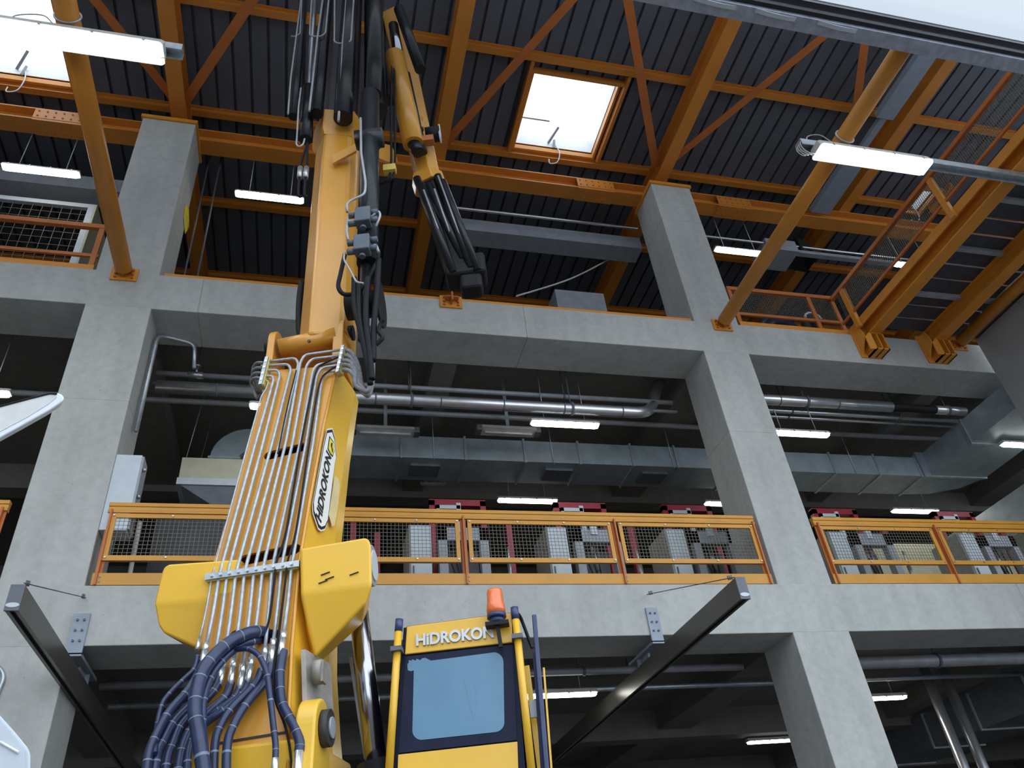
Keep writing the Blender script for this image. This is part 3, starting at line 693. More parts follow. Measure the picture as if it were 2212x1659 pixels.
build(MB().bar((q.x-.14,.7,ZC1),(q.x+.02,.8,ZC1+h),.16,.02,(0,1,0)), 'front_leaf', 'beige', aF); build(MB().bar((q.x+.16,.9,ZC1),(q.x+.02,.8,ZC1+h),.12,.02,(0,1,0)), 'rear_leaf', 'beige', aF)
q0 = PY(1122,637,.9); q1 = PY(1320,558,2.2)
build(MB().tube(spline([q0+V(-.06,0,-.04), q0.lerp(q1,.5)+V(0,0,-.12), q1]), .018, 6), 'stretched_rope', 'lamp_body', None, 'pale rope rising from the floor edge to the roof beam', 'rope')
q = PY(1255,650,1.6); ac = thing('top_floor_unit', (q.x,1.9,ZC1), 'dark grey air unit on the top floor behind the edge strip', 'air unit')
build(MB().box((q.x-.6,1.5,ZC1),(q.x+.75,2.6,12.05)), 'casing', 'grey', ac); build(MB().box((q.x-.62,1.47,12.05),(q.x+.77,2.62,12.12)), 'lid', 'ltgrey', ac); build(MB().box((q.x-.5,1.7,12.12),(q.x+.6,2.4,13.0)), 'duct_stub', 'grey', ac)
q = PY(1020,640,.5); build(MB().prism([(q.x-.3,.4,ZC1),(q.x+.25,.4,ZC1),(q.x+.25,.4,ZC1+.26),(q.x-.1,.4,ZC1+.20)],(0,.5,0)), 'foam_sheet', 'whiteplastic', None, 'white foam block lying on the top floor edge', 'block')
q = PY(1810,670,.5); build(MB().prism([(q.x-.25,.45,ZC1),(q.x+.3,.45,ZC1),(q.x+.12,.5,ZC1+.62),(q.x-.22,.5,ZC1+.55)],(0,.35,0)), 'green_sack', 'green', None, 'green sack behind the mesh corner of the guard rail', 'sack')
q = PY(1752,632,.6); hb = thing('round_drum', (q.x,.7,ZC1), 'dark drum with a white rim behind the guard rail', 'drum')
build(MB().cyl((q.x,1.0,ZC1),(q.x,1.0,12.0),.17,20), 'drum_body', 'black', hb); build(MB().tube([V(q.x+.19*math.cos(i*math.pi/12),.84,11.97+.16*math.sin(i*math.pi/12)) for i in range(13)], .025, 8), 'rim', 'white', hb)
q = PY(1715,625,.7); pp = spline([(q.x-.5,1.6,12.1),(q.x-.2,1.6,12.45),(q.x+.2,1.6,12.43),(q.x+.4,1.6,12.2)])
build(MB().tube(pp, .16, 10).box((q.x-.4,1.5,ZC1),(q.x+.35,1.75,12.2)), 'tarp_bundle', 'navy', None, 'navy tarpaulin bundle heaped behind the guard rail', 'tarpaulin')
# hanging wires from the roof left of the boom, orange clips on strip
for i, (p, nm) in enumerate((((455,330),'a'),((480,330),'b'))):
    a = PY(*p, 1.0); build(MB().cyl((a.x,1.0,ZC1),(a.x,1.0,ZD),.018,6), 'conduit_drop', 'dkgrey', None, 'dark vertical conduit left of the boom, the one %s the concrete column'%('nearer' if nm == 'a' else 'farther from'), 'conduit', 'roof space conduits')
# ================================================================== machines on the first floor
def machine(x, y, k, nm):
    zf = ZB1
    c = thing('control_cabinet', (x,y+.3,zf), 'light grey control cabinet '+nm, 'cabinet')
    build(MB().box((x-.02,y,zf),(x+.34,y+.75,zf+1.78)), 'body', 'cabinet_side', c)
    d = build(MB().box((x,y-.04,zf+.1),(x+.33,y,zf+1.76)), 'door', 'ltgrey', c, bevel=.008); build(MB().box((x+.03,y-.06,zf+.9),(x+.05,y-.04,zf+1.05)), 'handle', 'dkgrey', d)
    build(MB().box((x+.02,y-.02,zf),(x+.32,y+.7,zf+.1)), 'plinth', 'black', c)
    px = x+.45
    p = thing('press_frame', (px+.4,y+.3,zf), 'dark grey machine frame '+nm, 'machine')
    for dx in (0,.68): build(MB().box((px+dx,y-.05,zf),(px+dx+.14,y+.1,zf+1.72)), 'post', 'grey', p)
    build(MB().box((px,y-.05,zf+1.5),(px+.82,y+.1,zf+1.72)), 'head', 'grey', p); build(MB().box((px-.05,y-.07,zf),(px+.87,y+.6,zf+.16)), 'base', 'blueframe', p)
    build(MB().box((px+.14,y-.03,zf+.30),(px+.68,y+.1,zf+.46)), 'table', 'grey', p); build(MB().box((px+.1,y+.35,zf+.16),(px+.72,y+.6,zf+1.5)), 'guard', 'dkgrey', p)
    build(MB().cyl((px+.41,y+.15,zf+1.5),(px+.41,y+.15,zf+1.05),.05,12).cyl((px+.41,y+.15,zf+1.05),(px+.41,y+.15,zf+.8),.03,10), 'ram', 'steel', p)
    build(MB().box((px+.3,y-.08,zf+1.62),(px+.42,y-.05,zf+1.8)), 'switch_box', 'ltgrey', p)
    hs = MB()
    for i in range(3): hs.tube(spline([(px+.2+i*.08,y,zf+1.55),(px+.16+i*.1,y-.03,zf+1.25),(px+.25+i*.07,y,zf+.9),(px+.2+i*.1,y,zf+.7)]), .012, 5)
    build(hs, 'hoses', 'black', p)
    gx = px+.0; gy = y+.75
    g = thing('red_gantry', (gx+.5,gy,zf), 'tall red gantry frame '+nm, 'gantry')
    for dx in (0,.92): build(MB().box((gx+dx,gy,zf),(gx+dx+.1,gy+.12,zf+2.66)), 'leg', 'red', g)
    build(MB().box((gx,gy,zf+2.56),(gx+1.02,gy+.12,zf+2.68)), 'top_bar', 'red', g)
    build(MB().box((gx+.12,gy-.03,zf+2.3),(gx+.18,gy+.03,zf+2.55)).box((gx+.12,gy-.03,zf+2.48),(gx+.55,gy+.03,zf+2.55)).box((gx+.48,gy-.03,zf+1.8),(gx+.56,gy+.03,zf+2.6)), 'inner_bracket', 'ltgrey', g)
    rp_ = thing('red_post', (px+1.35,y+.6,zf), 'slim red post with tooling '+nm, 'post')
    build(MB().box((px+1.32,y+.6,zf),(px+1.42,y+.7,zf+2.15)), 'shaft', 'red', rp_)
    b_ = thing('work_bench', (px+1.3,y+.3,zf), 'small bench with clamps '+nm, 'bench')
    build(MB().box((px+.98,y-.0,zf+.72),(px+1.62,y+.5,zf+.80)), 'top', 'grey', b_)
    for dx, dy in ((1.0,.02),(1.56,.02),(1.0,.44),(1.56,.44)): build(MB().box((px+dx,y+dy,zf),(px+dx+.05,y+dy+.05,zf+.72)), 'leg', 'blueframe', b_)
    build(MB().cyl((px+1.2,y+.2,zf+.8),(px+1.2,y+.2,zf+1.2),.04,10).cyl((px+1.2,y+.2,zf+1.2),(px+1.2,y+.2,zf+1.5),.02,8).box((px+1.1,y+.1,zf+.8),(px+1.3,y+.3,zf+.88)), 'clamp', 'steel', b_)
    build(MB().cyl((px+1.42,y+.2,zf+.8),(px+1.42,y+.2,zf+.95),.05,10).box((px+1.0,y+.1,zf+.8),(px+1.08,y+.18,zf+.9)), 'tool', 'zincbright', b_)
for x, y, nm in ((1.53,1.8,'behind the railing just right of the boom'), (3.83,1.8,'behind the middle mesh panel'), (6.0,1.8,'beside the wide first floor column'),
                 (9.26,1.8,'right of the wide first floor column'), (12.14,1.8,'behind the far right railing panel'), (-.72,2.2,'hidden behind the crane boom')):
    machine(x, y, 0, nm)
# dark racks behind the left mesh panel
rk = thing('dark_rack', (-1.6,2.0,ZB1), 'dark machine rack behind the left mesh panel', 'rack')
build(MB().box((-2.30,1.9,ZB1+.001),(-.95,2.5,ZB1+2.0)), 'body', 'boomdark', rk)
for i in range(5): build(MB().box((-1.9+.2*i,1.87,ZB1+1.0),(-1.78+.2*i,1.9,ZB1+1.04)), 'label_strip', 'lamp_body', rk)
lp = thing('leaning_pipe', (-2.3,1.0,ZB1), 'pale pipe standing behind the left end of the railing', 'pipe')
build(MB().cyl((-2.26,.8,ZB1),(-2.30,.9,ZB1+1.3),.03,10), 'shaft', 'lamp_body', lp)
q = PY(275,1132,1.88)
build(MB().prism([q+V(-.1,0,-.13),q+V(.06,0,-.15),q+V(.09,0,.05),q+V(.02,0,.18),q+V(-.05,0,.08)],(0,.025,0)), 'red_tag', 'red', rk)
for xx, lab in ((7.9,'pale wall behind the right machines'),):
    struct(MB().box((9.0,4.6,ZB1),(22,4.75,8.6)), 'wall_partition', 'beige', lab)
# ================================================================== dark rails of the ground floor door
def rail_bar(x, w, zb, zt, y0, y1, bpx, lab, mir):
    t = thing('track_bar', (x,y0,zb), lab, 'track bar')
    p = MB(); p.box((x-w/2,y0+.01,zb+.03),(x+w/2,y1,zt)).box((x-w/2,y0+.01,zb),(x-w/2+w*.3,y1,zb+.03)).box((x+w/2-w*.3,y0+.01,zb),(x+w/2,y1,zb+.03))
    build(p, 'profile', 'bar', t)
    c = build(MB().box((x-w/2-.004,y0-.012,zb-.004),(x+w/2+.004,y0+.012,zt+.004)), 'end_cap', 'dkgrey', t)
    el = [V(x+.055*math.cos(a), y0-.016, zb+.045+.022*math.sin(a)) for a in [i*math.pi/8 for i in range(16)]]
    build(MB().prism(el, (0,.006,0)), 'badge', 'ltgrey', c)
    hz = MB(); hz.box((bpx-.085,-.03,ZB0-.1),(bpx+.085,.0,5.32)).box((bpx-.085,-.03,ZB0-.12),(bpx+.085,.9,ZB0-.085)).box((bpx-.015,.35,zt-.02),(bpx+.015,.75,ZB0-.1)).box((bpx-.06,.62,zt-.01),(bpx+.06,.66,ZB0-.1))
    h = build(hz, 'hanger_bracket', 'bracketgrey', t); bo = MB()
    for dx in (-.035,.035):
        for z in (5.24,5.12,5.0): bo.cyl((bpx+dx,-.03,z),(bpx+dx,-.05,z),.014,6)
    build(bo, 'bolts', 'dkgrey', h)
    return t
rail_bar(-2.50,.11,4.50,4.73,-2.22,5.2,-2.50,'dark bronze track bar beside the left ground floor column',1)
rail_bar(4.56,.11,4.50,4.74,-2.36,5.2,4.56,'dark bronze track bar right of the crane cab',-1)
for a, c, lab in ((V(-2.47,-2.2,4.76), PY(185,1290,0), 'thin wire from the left track bar to the concrete beam'), (V(4.52,-2.33,4.76), PY(1398,1283,0), 'thin wire from the right track bar to the concrete beam')):
    d = (c-a).normalized(); wm = MB().tube([a, c+V(0,.02,0)], .006, 5)
    for q in (.06,.10,.14): wm.cyl(a+d*q-V(0,0,.02), a+d*q+V(0,0,.03), .008, 5); wm.cyl(c-d*(q*1.2)-V(0,0,.02), c-d*(q*1.2)+V(0,0,.03), .008, 5)
    build(wm, 'guy_wire', 'dkgrey', None, lab, 'wire')
cp_ = PY(25,1480,0)
build(MB().tube(fillet([(-3.6,-.02,4.72),(-3.30,-.02,4.80),(-3.12,-.02,4.66),(-3.2,-.02,3.9)],.1), .022, 8), 'column_conduit', 'galv', None, 'bent grey conduit on the left ground floor column', 'conduit')

# ================================================================== loader crane
CB = L(-1.75,5.2,0)
cr = thing('loader_crane', CB, 'yellow loader crane with raised boom, pipe bundle, navy hoses and operator cab', 'crane')
U, D, Z = CU, CV, V(0,0,1)
# --- main boom
secL = [(448,1720),(443,1520),(436,1400),(454,1240),(500,1085),(545,925),(586,800)]
secR = [(622,1720),(624,1520),(630,1400),(646,1218),(669,1080),(698,925),(728,790)]
rings = []
for i, (l, r) in enumerate(zip(secL, secR)):
    a = PF(*l); c = PF(*r); dep = .80-.22*i/6; fl_ = .15-.07*i/6
    rings.append([a, c, c+U*fl_*.8+D*dep*.72, c+U*(fl_-.02)+D*dep, a-U*.02+D*dep, a-U*.06+D*dep*.72])
mbm = MB().loft(rings)
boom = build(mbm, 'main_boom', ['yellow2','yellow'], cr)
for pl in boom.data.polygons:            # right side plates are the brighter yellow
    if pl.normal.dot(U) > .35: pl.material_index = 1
# slots through the front plate
def slot(px0, px1, hgt):
    a = PF(*px0); c = PF(*px1); x = (c-a).normalized(); n = D.copy(); y = x.cross(n); y.normalize()
    poly = [c+x*(hgt*math.cos(t))*1 + y*hgt*math.sin(t) for t in [-math.pi/2+i*math.pi/8 for i in range(9)]] + [a-x*(hgt*math.cos(t)) - y*hgt*math.sin(t)*1 for t in [-math.pi/2+i*math.pi/8 for i in range(9)]]
    m_ = MB().prism([p-D*.1 for p in poly], D*1.5 if hgt > .04 else D*.3)
    o = build(m_, 'cutter', 'ink', cr); return o
inner = []
for r_ in rings[:]:
    c_ = sum(r_, Vector())/6; inner.append([q+(c_-q).normalized()*.035 for q in r_])
inner[0] = [q+Z*.05 for q in inner[0]]; inner[-1] = [q-Z*.05 for q in inner[-1]]
cut = [build(MB().loft(inner), 'cutter', 'ink', cr), slot((582,984),(652,966),.045), slot((528,1210),(636,1186),.045), slot((510,1375),(590,1375),.05)]
dg = None
for c in cut:
    bm_ = boom.modifiers.new('slot', 'BOOLEAN'); bm_.object = c; bm_.solver = 'EXACT'; bm_.operation = 'DIFFERENCE'
bpy.context.view_layer.update()
dg = bpy.context.evaluated_depsgraph_get(); ev = bpy.data.meshes.new_from_object(boom.evaluated_get(dg))
boom.modifiers.clear()
if len(ev.polygons) > 10: boom.data = ev
for c in cut: bpy.data.objects.remove(c)
# fold strip along the right front edge
build(MB().tube([PF(*p, -.006) for p in secR[:]], .013, 8), 'edge_weld', 'yellow2', boom)
build(MB().bar(PF(470,1606,-.004), PF(628,1580,-.004), .012, .012), 'seam', 'dirt', boom)
# --- column (stands on the ground below the frame)
col = MB()
zt = PF(540,1650).z
col.loft([[L(-2.20,5.05,0),L(-1.25,5.05,0),L(-1.25,6.0,0),L(-2.20,6.0,0)], [L(-2.15,4.92,1.6),L(-1.28,4.92,1.6),L(-1.28,5.9,1.6),L(-2.15,5.9,1.6)],
          [L(-2.10,4.70,zt+.10),L(-1.42,4.70,zt+.10),L(-1.35,5.5,zt+.10),L(-2.10,5.5,zt+.10)]])
build(col, 'crane_column', 'yellow', cr, bevel=.02)
# --- pivot bosses at the lower right
def disc(c, ax, r, h, n=24): 
    ax = V(ax).normalized(); return MB().cyl(V(c), V(c)+ax*h, r, n)
pc = PD(690,1575,4.82)
pl_ = MB(); up = Z; fx = (D*.0+U*1).normalized()
prof = [pc+D*(.16*math.cos(t))+Z*(.17*math.sin(t)) for t in [i*math.pi/12 for i in range(13)]]+[pc-D*.2-Z*.9, pc+D*.3-Z*.9]
pvt = build(pl_.prism([p-U*.10 for p in prof], U*.12), 'pivot_plate', 'yellow_w', cr, bevel=.015)
build(disc(pc+U*.02, U, .105, .05), 'pivot_pin', 'dirt', pvt); build(disc(pc+U*.07, U, .06, .012), 'pin_cap', 'grey', pvt)
pc2 = PF(655,1500, .15); 
gp = MB().prism([PF(640,1405,.02)+U*.03, PF(640,1405,.02)+U*.10+D*.35, PD(712,1560,5.2), PD(655,1590,4.85)+U*0], U*.03)
build(gp, 'worn_cheek_plate', 'greyprimer', cr)
lk = PD(688,1452,4.93); lkm = MB().cyl(lk, lk+U*.03, .065, 14).box
lo = MB().cyl(lk-U*.02, lk+U*.03, .075, 16); lo.bar(lk+U*.035+Z*.06, lk+U*.035-Z*.07, .09, .015, U)
build(lo, 'locking_pin', 'greyprimer', cr)
# --- side fairings (cylinder lugs)
def fairing(top, crease, bot, d0, depth, nm, sh=0):
    # top: outline above the crease (left to right), crease: left and right end, bot: outline below (right to left)
    T = [PD(x, y, d0) for x, y in top]; Cr = [PD(x, y, d0) for x, y in crease]
    zc = (Cr[0].z+Cr[1].z)/2; B = []
    for x, y in bot:
        r = ray(x, y); B.append(CAM + r*((d0-.32*(CAM.z-zc))/(r.dot(CV)+.32*r.z)))
    loop = T+[Cr[1]]+B+[Cr[0]]; n = len(loop); nt_ = len(T)
    bd = L(0,d0+depth,0); back = [p+D*(d0+depth-(p-CG).dot(CV))+U*sh for p in loop]
    mb = MB(); f = [list(range(nt_))+[nt_, n-1], [nt_]+list(range(nt_+1, n-1))+[n-1], [n+i for i in range(n)][::-1]]
    f += [[i, (i+1)%n, n+(i+1)%n, n+i] for i in range(n)]
    mb.add(loop+back, f); return build(mb, nm, 'yellow', cr, bevel=.045)
fairing([(648,1184),(700,1175),(790,1160),(799,1166),(802,1180)], ((650,1282),(804,1262)), [(790,1304),(681,1420),(664,1350)], 4.88, .40, 'cylinder_lug_cover', -.11)
fairing([(334,1296),(349,1234),(354,1224),(364,1218),(520,1207)], ((333,1304),(500,1290)), [(470,1330),(434,1404),(352,1367),(341,1350)], 4.97, .45, 'cylinder_lug_cover', .05)
wp = PD(801,1222,5.03); wpin = build(disc(wp-U*.09, U, .145, .11), 'lug_pin', 'grey', cr, bevel=.01); build(disc(wp+U*.018, U, .105, .012), 'pin_face', 'ltgrey', wpin)
for (x, y) in ((703,1240),(712,1250),(698,1258),(765,1240)):
    p = PD(x, y, 4.878); build(MB().bar(p-Z*.006-U*.03, p+Z*.01+U*.03, .004, .02, D), 'scratch', 'dirt', cr)
# --- lift cylinder behind the right fairing
a = PD(772,1300,5.35); c = PD(812,1640,5.35); d = (c-a).normalized()
build(MB().cyl(a-d*.2, c+d*.2, .068, 28), 'lift_rod', 'chrome', cr)
build(MB().cyl(c+d*.02, c+d*2.2, .12, 24), 'lift_cylinder', 'blackmetal', cr)
a2 = PD(757,1420,5.42); c2 = PD(790,1640,5.42); build(MB().tube([a2, c2], .012, 8), 'stroke_rod', 'grey', cr)
# --- pipes on the boom front
botx = [458,473.6,490.8,509.6,528.3,548.7,567.4,587.8,608,630]
ends = [(429,1389),(445,1397),(460,1440),(482,1433),(504,1433),(524,1443),(542,1429),(572,1405),(590.5,1387.5),(612,1372)]
mid = [536,552,568,588,604,617,632,648,661,676]
tops = [[(565,855),(574,842),(581,824),(568,819)], [(591,822),(589,812),(566,813)], [(605,811),(600,799),(565,801)], [(629,798),(622,786.5),(564,791)],
        [(645,786),(638,773.5),(572,782)], [(649,783),(658,766.5),(735,756)], [(662,790),(673,775.5),(735,768)], [(676,801),(685,788),(735,779)],
        [(684,811),(694,794.5),(735,788)], [(695,820),(703,804),(735,799)]]
for i in range(10):
    yb = 1246-.135*(botx[i]-450); r = .007 if i == 0 else .0128; off = -.035
    pts = [PF(*ends[i], -.05), PF(ends[i][0]*.42+botx[i]*.58, ends[i][1]*.42+yb*.58+12, off-.004), PF(botx[i], yb, off), PF(mid[i], 958, off)]
    pts += [PF(*q, off) for q in tops[i]]
    pp = build(MB().tube(fillet(pts, .09, 6), r, 10), 'hydraulic_pipe', 'zinc', cr)
    if i:
        e = pts[0]; d = (pts[0]-pts[1]).normalized()
        build(MB().cyl(e-d*.02, e+d*.035, .024, 6), 'nut', 'zincbright', pp); build(MB().cyl(e+d*.03, e+d*.15, .021, 12), 'hose_ferrule', 'zincbright', pp)
    else:
        d = (pts[0]-pts[1]).normalized(); build(MB().cyl(pts[0]-d*.02, pts[0]+d*.05, .015, 6), 'nut', 'zincbright', pp)
# clamps
def clampbar(p0, p1, off, n, nm):
    a = PF(*p0, off); c = PF(*p1, off); d = (c-a).normalized()
    k = build(MB().bar(a-d*.02, c+d*.02, .03, .045, Z), nm, 'galv', cr); build(MB().bar(a-d*.01+D*.03, c+d*.01+D*.03, .05, .06, Z), 'clamp_block', 'brass', k)
    bo = MB()
    for i in range(n): q = a.lerp(c, (i+.5)/n); bo.cyl(q-D*.012, q-D*.03, .012, 6)
    build(bo, 'bolts', 'zincbright', k)
clampbar((450,1247),(641,1219),-.055,10,'pipe_clamp')
clampbar((577,777),(564,830),-.05,4,'pipe_clamp'); clampbar((742,752),(731,803),-.05,5,'pipe_clamp')
# black cables along the pipes
for pts, r in (([(735,770),(700,785),(684,800),(672,850),(650,960),(619,1143),(597,1215),(594,1245),(583,1330),(573,1365)],.008),
               ([(735,788),(712,800),(690,830),(668,960),(640,1143),(622,1210),(617,1250),(606,1340),(598,1400),(591,1455),(594,1510),(613,1560),(625,1610),(632,1680)],.008),
               ([(640,800),(625,860),(610,930),(600,980)],.006)):
    build(MB().tube(spline([PF(x, y, -.06) for x, y in pts], 6), r, 6), 'cable', 'hoseblack', cr)
# --- navy hoses
HC = lambda x, y: (300+.1983*x, 1330+.1983*y)
hoses = [
 ([(640,440,.0),(600,580,.02),(480,700,.06),(350,830,.10),(260,950,.12),(210,1130,.14),(195,1250,.14),(180,1500,.2)],.013),
 ([(705,480,.0),(660,600,.02),(520,830,.08),(330,1050,.14),(190,1300,.18),(110,1500,.2),(70,1800,.2)],.023),
 ([(800,590,.0),(760,720,.02),(600,930,.05),(390,1140,.10),(270,1350,.13),(200,1500,.15),(150,1850,.15)],.024),
 ([(890,640,.0),(830,800,.02),(640,1000,.04),(460,1180,.07),(370,1390,.09),(310,1550,.1),(270,1850,.1)],.022),
 ([(1000,730,.0),(940,880,.02),(740,1060,.04),(570,1230,.05),(480,1420,.06),(440,1600,.06),(410,1850,.06)],.024),
 ([(1105,750,.0),(1050,880,.02),(890,1010,.03),(720,1120,.03),(580,1290,.03),(510,1480,.03),(480,1850,.03)],.019),
 ([(1190,700,.0),(1130,850,.03),(950,1010,.05),(740,1160,.05),(600,1320,.05),(540,1500,.05),(520,1850,.05)],.021),
 ([(1335,590,.0),(1250,760,.03),(1010,1010,.07),(890,1200,.09),(830,1400,.10),(815,1850,.10)],.022),
 ([(1445,470,.0),(1400,680,.02),(1180,950,.07),(1040,1180,.10),(965,1400,.11),(950,1850,.11)],.023),
 ([(1420,200,-.12),(1290,175,.05),(1130,215,.12),(960,310,.17),(800,460,.21),(690,620,.24),(625,850,.27),(612,1060,.28),(650,1300,.28),(730,1850,.26)],.036),
 ([(1400,260,-.12),(1250,275,.04),(1080,345,.08),(930,470,.12),(800,640,.15),(715,860,.19),(690,1080,.21),(700,1330,.22),(760,1850,.22)],.022),
 ([(1060,370,.10),(1190,362,.12),(1310,440,.13),(1390,620,.13),(1425,850,.12),(1465,1200,.11),(1488,1400,.10),(1487,1560,.10)],.016),
 ([(1573,380,.0),(1540,600,.02),(1538,780,.03),(1560,950,.04),(1620,1080,.05),(1700,1220,.05),(1752,1380,.05),(1745,1480,.05)],.026),
]
for pts, r in hoses:
    sp = spline([PF(*HC(x, y), -.045-o) for x, y, o in pts], 20)
    build(MB().tube(sp, r*1.12, 12, band=(21,1)), 'hydraulic_hose', ['hose','hoseband'], cr)
e0 = PF(*HC(1745,1470), -.1); build(MB().tube([e0, e0-Z*.35], .026, 12), 'hose_fitting', 'zincbright', cr)
e1 = PF(*HC(1487,1550), -.15); build(MB().tube(fillet([e1, e1-Z*.10, e1-Z*.12+U*.16], .05), .02, 12), 'hose_fitting', 'zincbright', cr)
# --- elbow pin and lugs
pa = PF(605,752,.03); pb = PF(727,726,.03)
kn = build(MB().cyl(pa, pb, .088, 26), 'knuckle_tube', 'yellow2', cr)
build(disc(PF(668,738,-.055), -D, .016, .012, 10), 'grease_mark', 'dirt', kn)
for (p, w) in ((PF(597,752,.10),.035), (PF(740,722,.10),.05)):
    lug = [p+D*(.15*math.cos(t))+Z*(.16*math.sin(t)) for t in [i*math.pi/10 for i in range(11)]]+[p-D*.16-Z*.45, p+D*.30-Z*.45]
    lg = build(MB().prism([q-U*w for q in lug], U*w*2), 'knuckle_lug', 'yellow2', cr, bevel=.012)
    build(disc(p+U*(w if w > .04 else -w), U*(1 if w > .04 else -1), .075, .06), 'knuckle_pin', 'black', lg)
# --- second boom (upright, hexagonal)
bcu, bcd = -1.74, 5.66
def hexr(z, k=1.0, du=0.0, dd=0.0):
    pr = [(-.27,.02),(-.085,-.24),(.22,-.17),(.27,-.02),(.25,.24),(-.16,.26)]
    return [L(bcu+du+a*k, bcd+dd+c*k, z) for a, c in pr]
zb2 = PD(700,716,bcd-.2).z; zt2 = PD(725,285,bcd-.2).z
b2 = build(MB().loft([hexr(zb2-.05), hexr(zt2,.97)]), 'second_boom', 'yellow2', cr, bevel=.04)
kk = MB().loft([[pa-Z*.04+D*.02, pb-Z*.04+D*.02, pb+D*.42-Z*.04, pa+D*.42-Z*.04], [pa+Z*.085+D*.02, pb+Z*.085+D*.02, pb+D*.42+Z*.1, pa+D*.42+Z*.1],
               [L(bcu-.22,bcd-.19,zb2), L(bcu+.25,bcd-.17,zb2), L(bcu+.25,bcd+.24,zb2), L(bcu-.2,bcd+.25,zb2)]])
build(kk, 'boom_foot', 'yellow2', b2)
ztop = PD(735,243,bcd-.2).z
build(MB().loft([hexr(zt2-.06,.98), hexr(zt2+.04,1.13), hexr(ztop,1.13)], True), 'boom_collar', 'yellow2', b2)
tap0 = [(812,240,5.85),(808,-60,5.85)]
build(MB().cyl(PD(*tap0[0]), PD(*tap0[1]), .15, 8), 'fly_arm', 'boomdark', cr)
build(MB().obox(PD(835,120,5.95), U*.10, D*.08, Z*1.1), 'fly_plate', 'boomdark', cr)
ex = build(MB().loft([hexr(zt2,.82), hexr(13.6,.80)]), 'extension_boom', 'boomdark', cr)
# bracket on the right of the second boom
q = PD(750,330,bcd-.28)
build(MB().prism([q+Z*.16+U*.10, q-Z*.0-U*.16, q-Z*.16-U*.16, q+Z*.02+U*.10], D*.03-U*.0), 'side_bracket', 'yellow2', b2)
q = PD(828,330,5.7); build(MB().prism([q+V(0,0,.18), q+U*.10+Z*.12, q+U*.16-Z*.12, q+U*.08-Z*.20, q-U*.1-Z*.05],D*.05), 'side_bracket', 'yellow2', b2)
build(MB().tube(spline([PD(652,610,5.75), PD(647,650,5.75), PD(646,700,5.75), PD(650,730,5.75)]), .035, 10), 'rubber_hose', 'hoseblack', cr)
# --- extension cylinders in front of the dark boom
def cylpx(p0, p1, r, dpt, nm, m='blackmetal', ext=0, dpt2=None):
    a = PD(*p0, dpt); c = PD(*p1, dpt if dpt2 is None else dpt2); d = (c-a).normalized()
    return build(MB().cyl(a, c+d*ext, r, 18), nm, m, cr)
cylpx((633,252),(656,0),.055,5.30,'extension_cylinder',ext=1.2); cylpx((684,246),(707,0),.075,5.30,'extension_cylinder',ext=1.2)
cylpx((660,302),(668,190),.075,5.42,'extension_cylinder'); cylpx((667,200),(680,0),.035,5.42,'cylinder_rod','steel',ext=1)
cylpx((741,256),(757,0),.11,5.28,'extension_cylinder',ext=1.2)
cylpx((806,205),(812,0),.10,5.30,'extension_cylinder',ext=1.2)
jc = cylpx((794,570),(800,205),.105,5.22,'jib_cylinder')
build(MB().cyl(PD(790,575,5.22), PD(785,735,5.25), .05, 14), 'jib_cylinder_rod', 'blackmetal', cr)
q = PD(800,300,5.22); build(MB().cyl(q-U*.16, q+U*.14, .11, 18), 'cylinder_trunnion', 'blackmetal', jc)
# silver pipe loops on the cylinders
for pts, r in (([(622,247),(628,170),(640,78),(650,0)],.010), ([(668,240),(676,170),(686,78),(697,0)],.014), ([(731,262),(736,200),(740,100),(748,0)],.016),
               ([(723,0),(722,90),(730,94),(750,94),(758,88),(764,0)],.012), ([(673,0),(669,76),(678,79),(694,79),(703,72),(710,0)],.012), ([(652,0),(648,74),(635,79),(629,78)],.008),
               ([(641,300),(640,312),(646,318),(655,312),(658,300)],.010), ([(641,300),(645,230),(650,190)],.010)):
    build(MB().tube(fillet([PD(x, y, 5.19) for x, y in pts], .08), r, 8), 'cylinder_pipe', 'grey_pipe', cr)
for pts, r in (([(779,255),(780,330),(790,395),(788,420),(760,432),(749,440),(750,458)],.013), ([(751,472),(749,500),(752,520)],.014), ([(775,480),(752,478)],.016), ([(745,545),(742,560),(757,585),(770,610),(785,612)],.010),
               ([(800,470),(818,455),(822,465),(812,490)],.012), ([(800,535),(812,528),(818,545)],.014)):
    build(MB().tube(fillet([PD(x, y, 5.02) for x, y in pts], .06), r, 8), 'valve_pipe', 'grey_pipe', cr)
for (x, y) in ((785,470),(783,530)):
    q = PD(x, y, 5.02); vb = build(MB().obox(q, U*.075, D*.06, Z*.10), 'valve_block', 'valve', cr, bevel=.012)
    for du, dz in ((-.11,.05),(-.11,-.07),(.11,.06),(.11,-.05),(0,-.13)): build(MB().cyl(q+U*du*.6+Z*dz, q+U*du*1.3+Z*dz*(1.2 if du == 0 else 1), .03, 8), 'fitting', 'valve', vb)
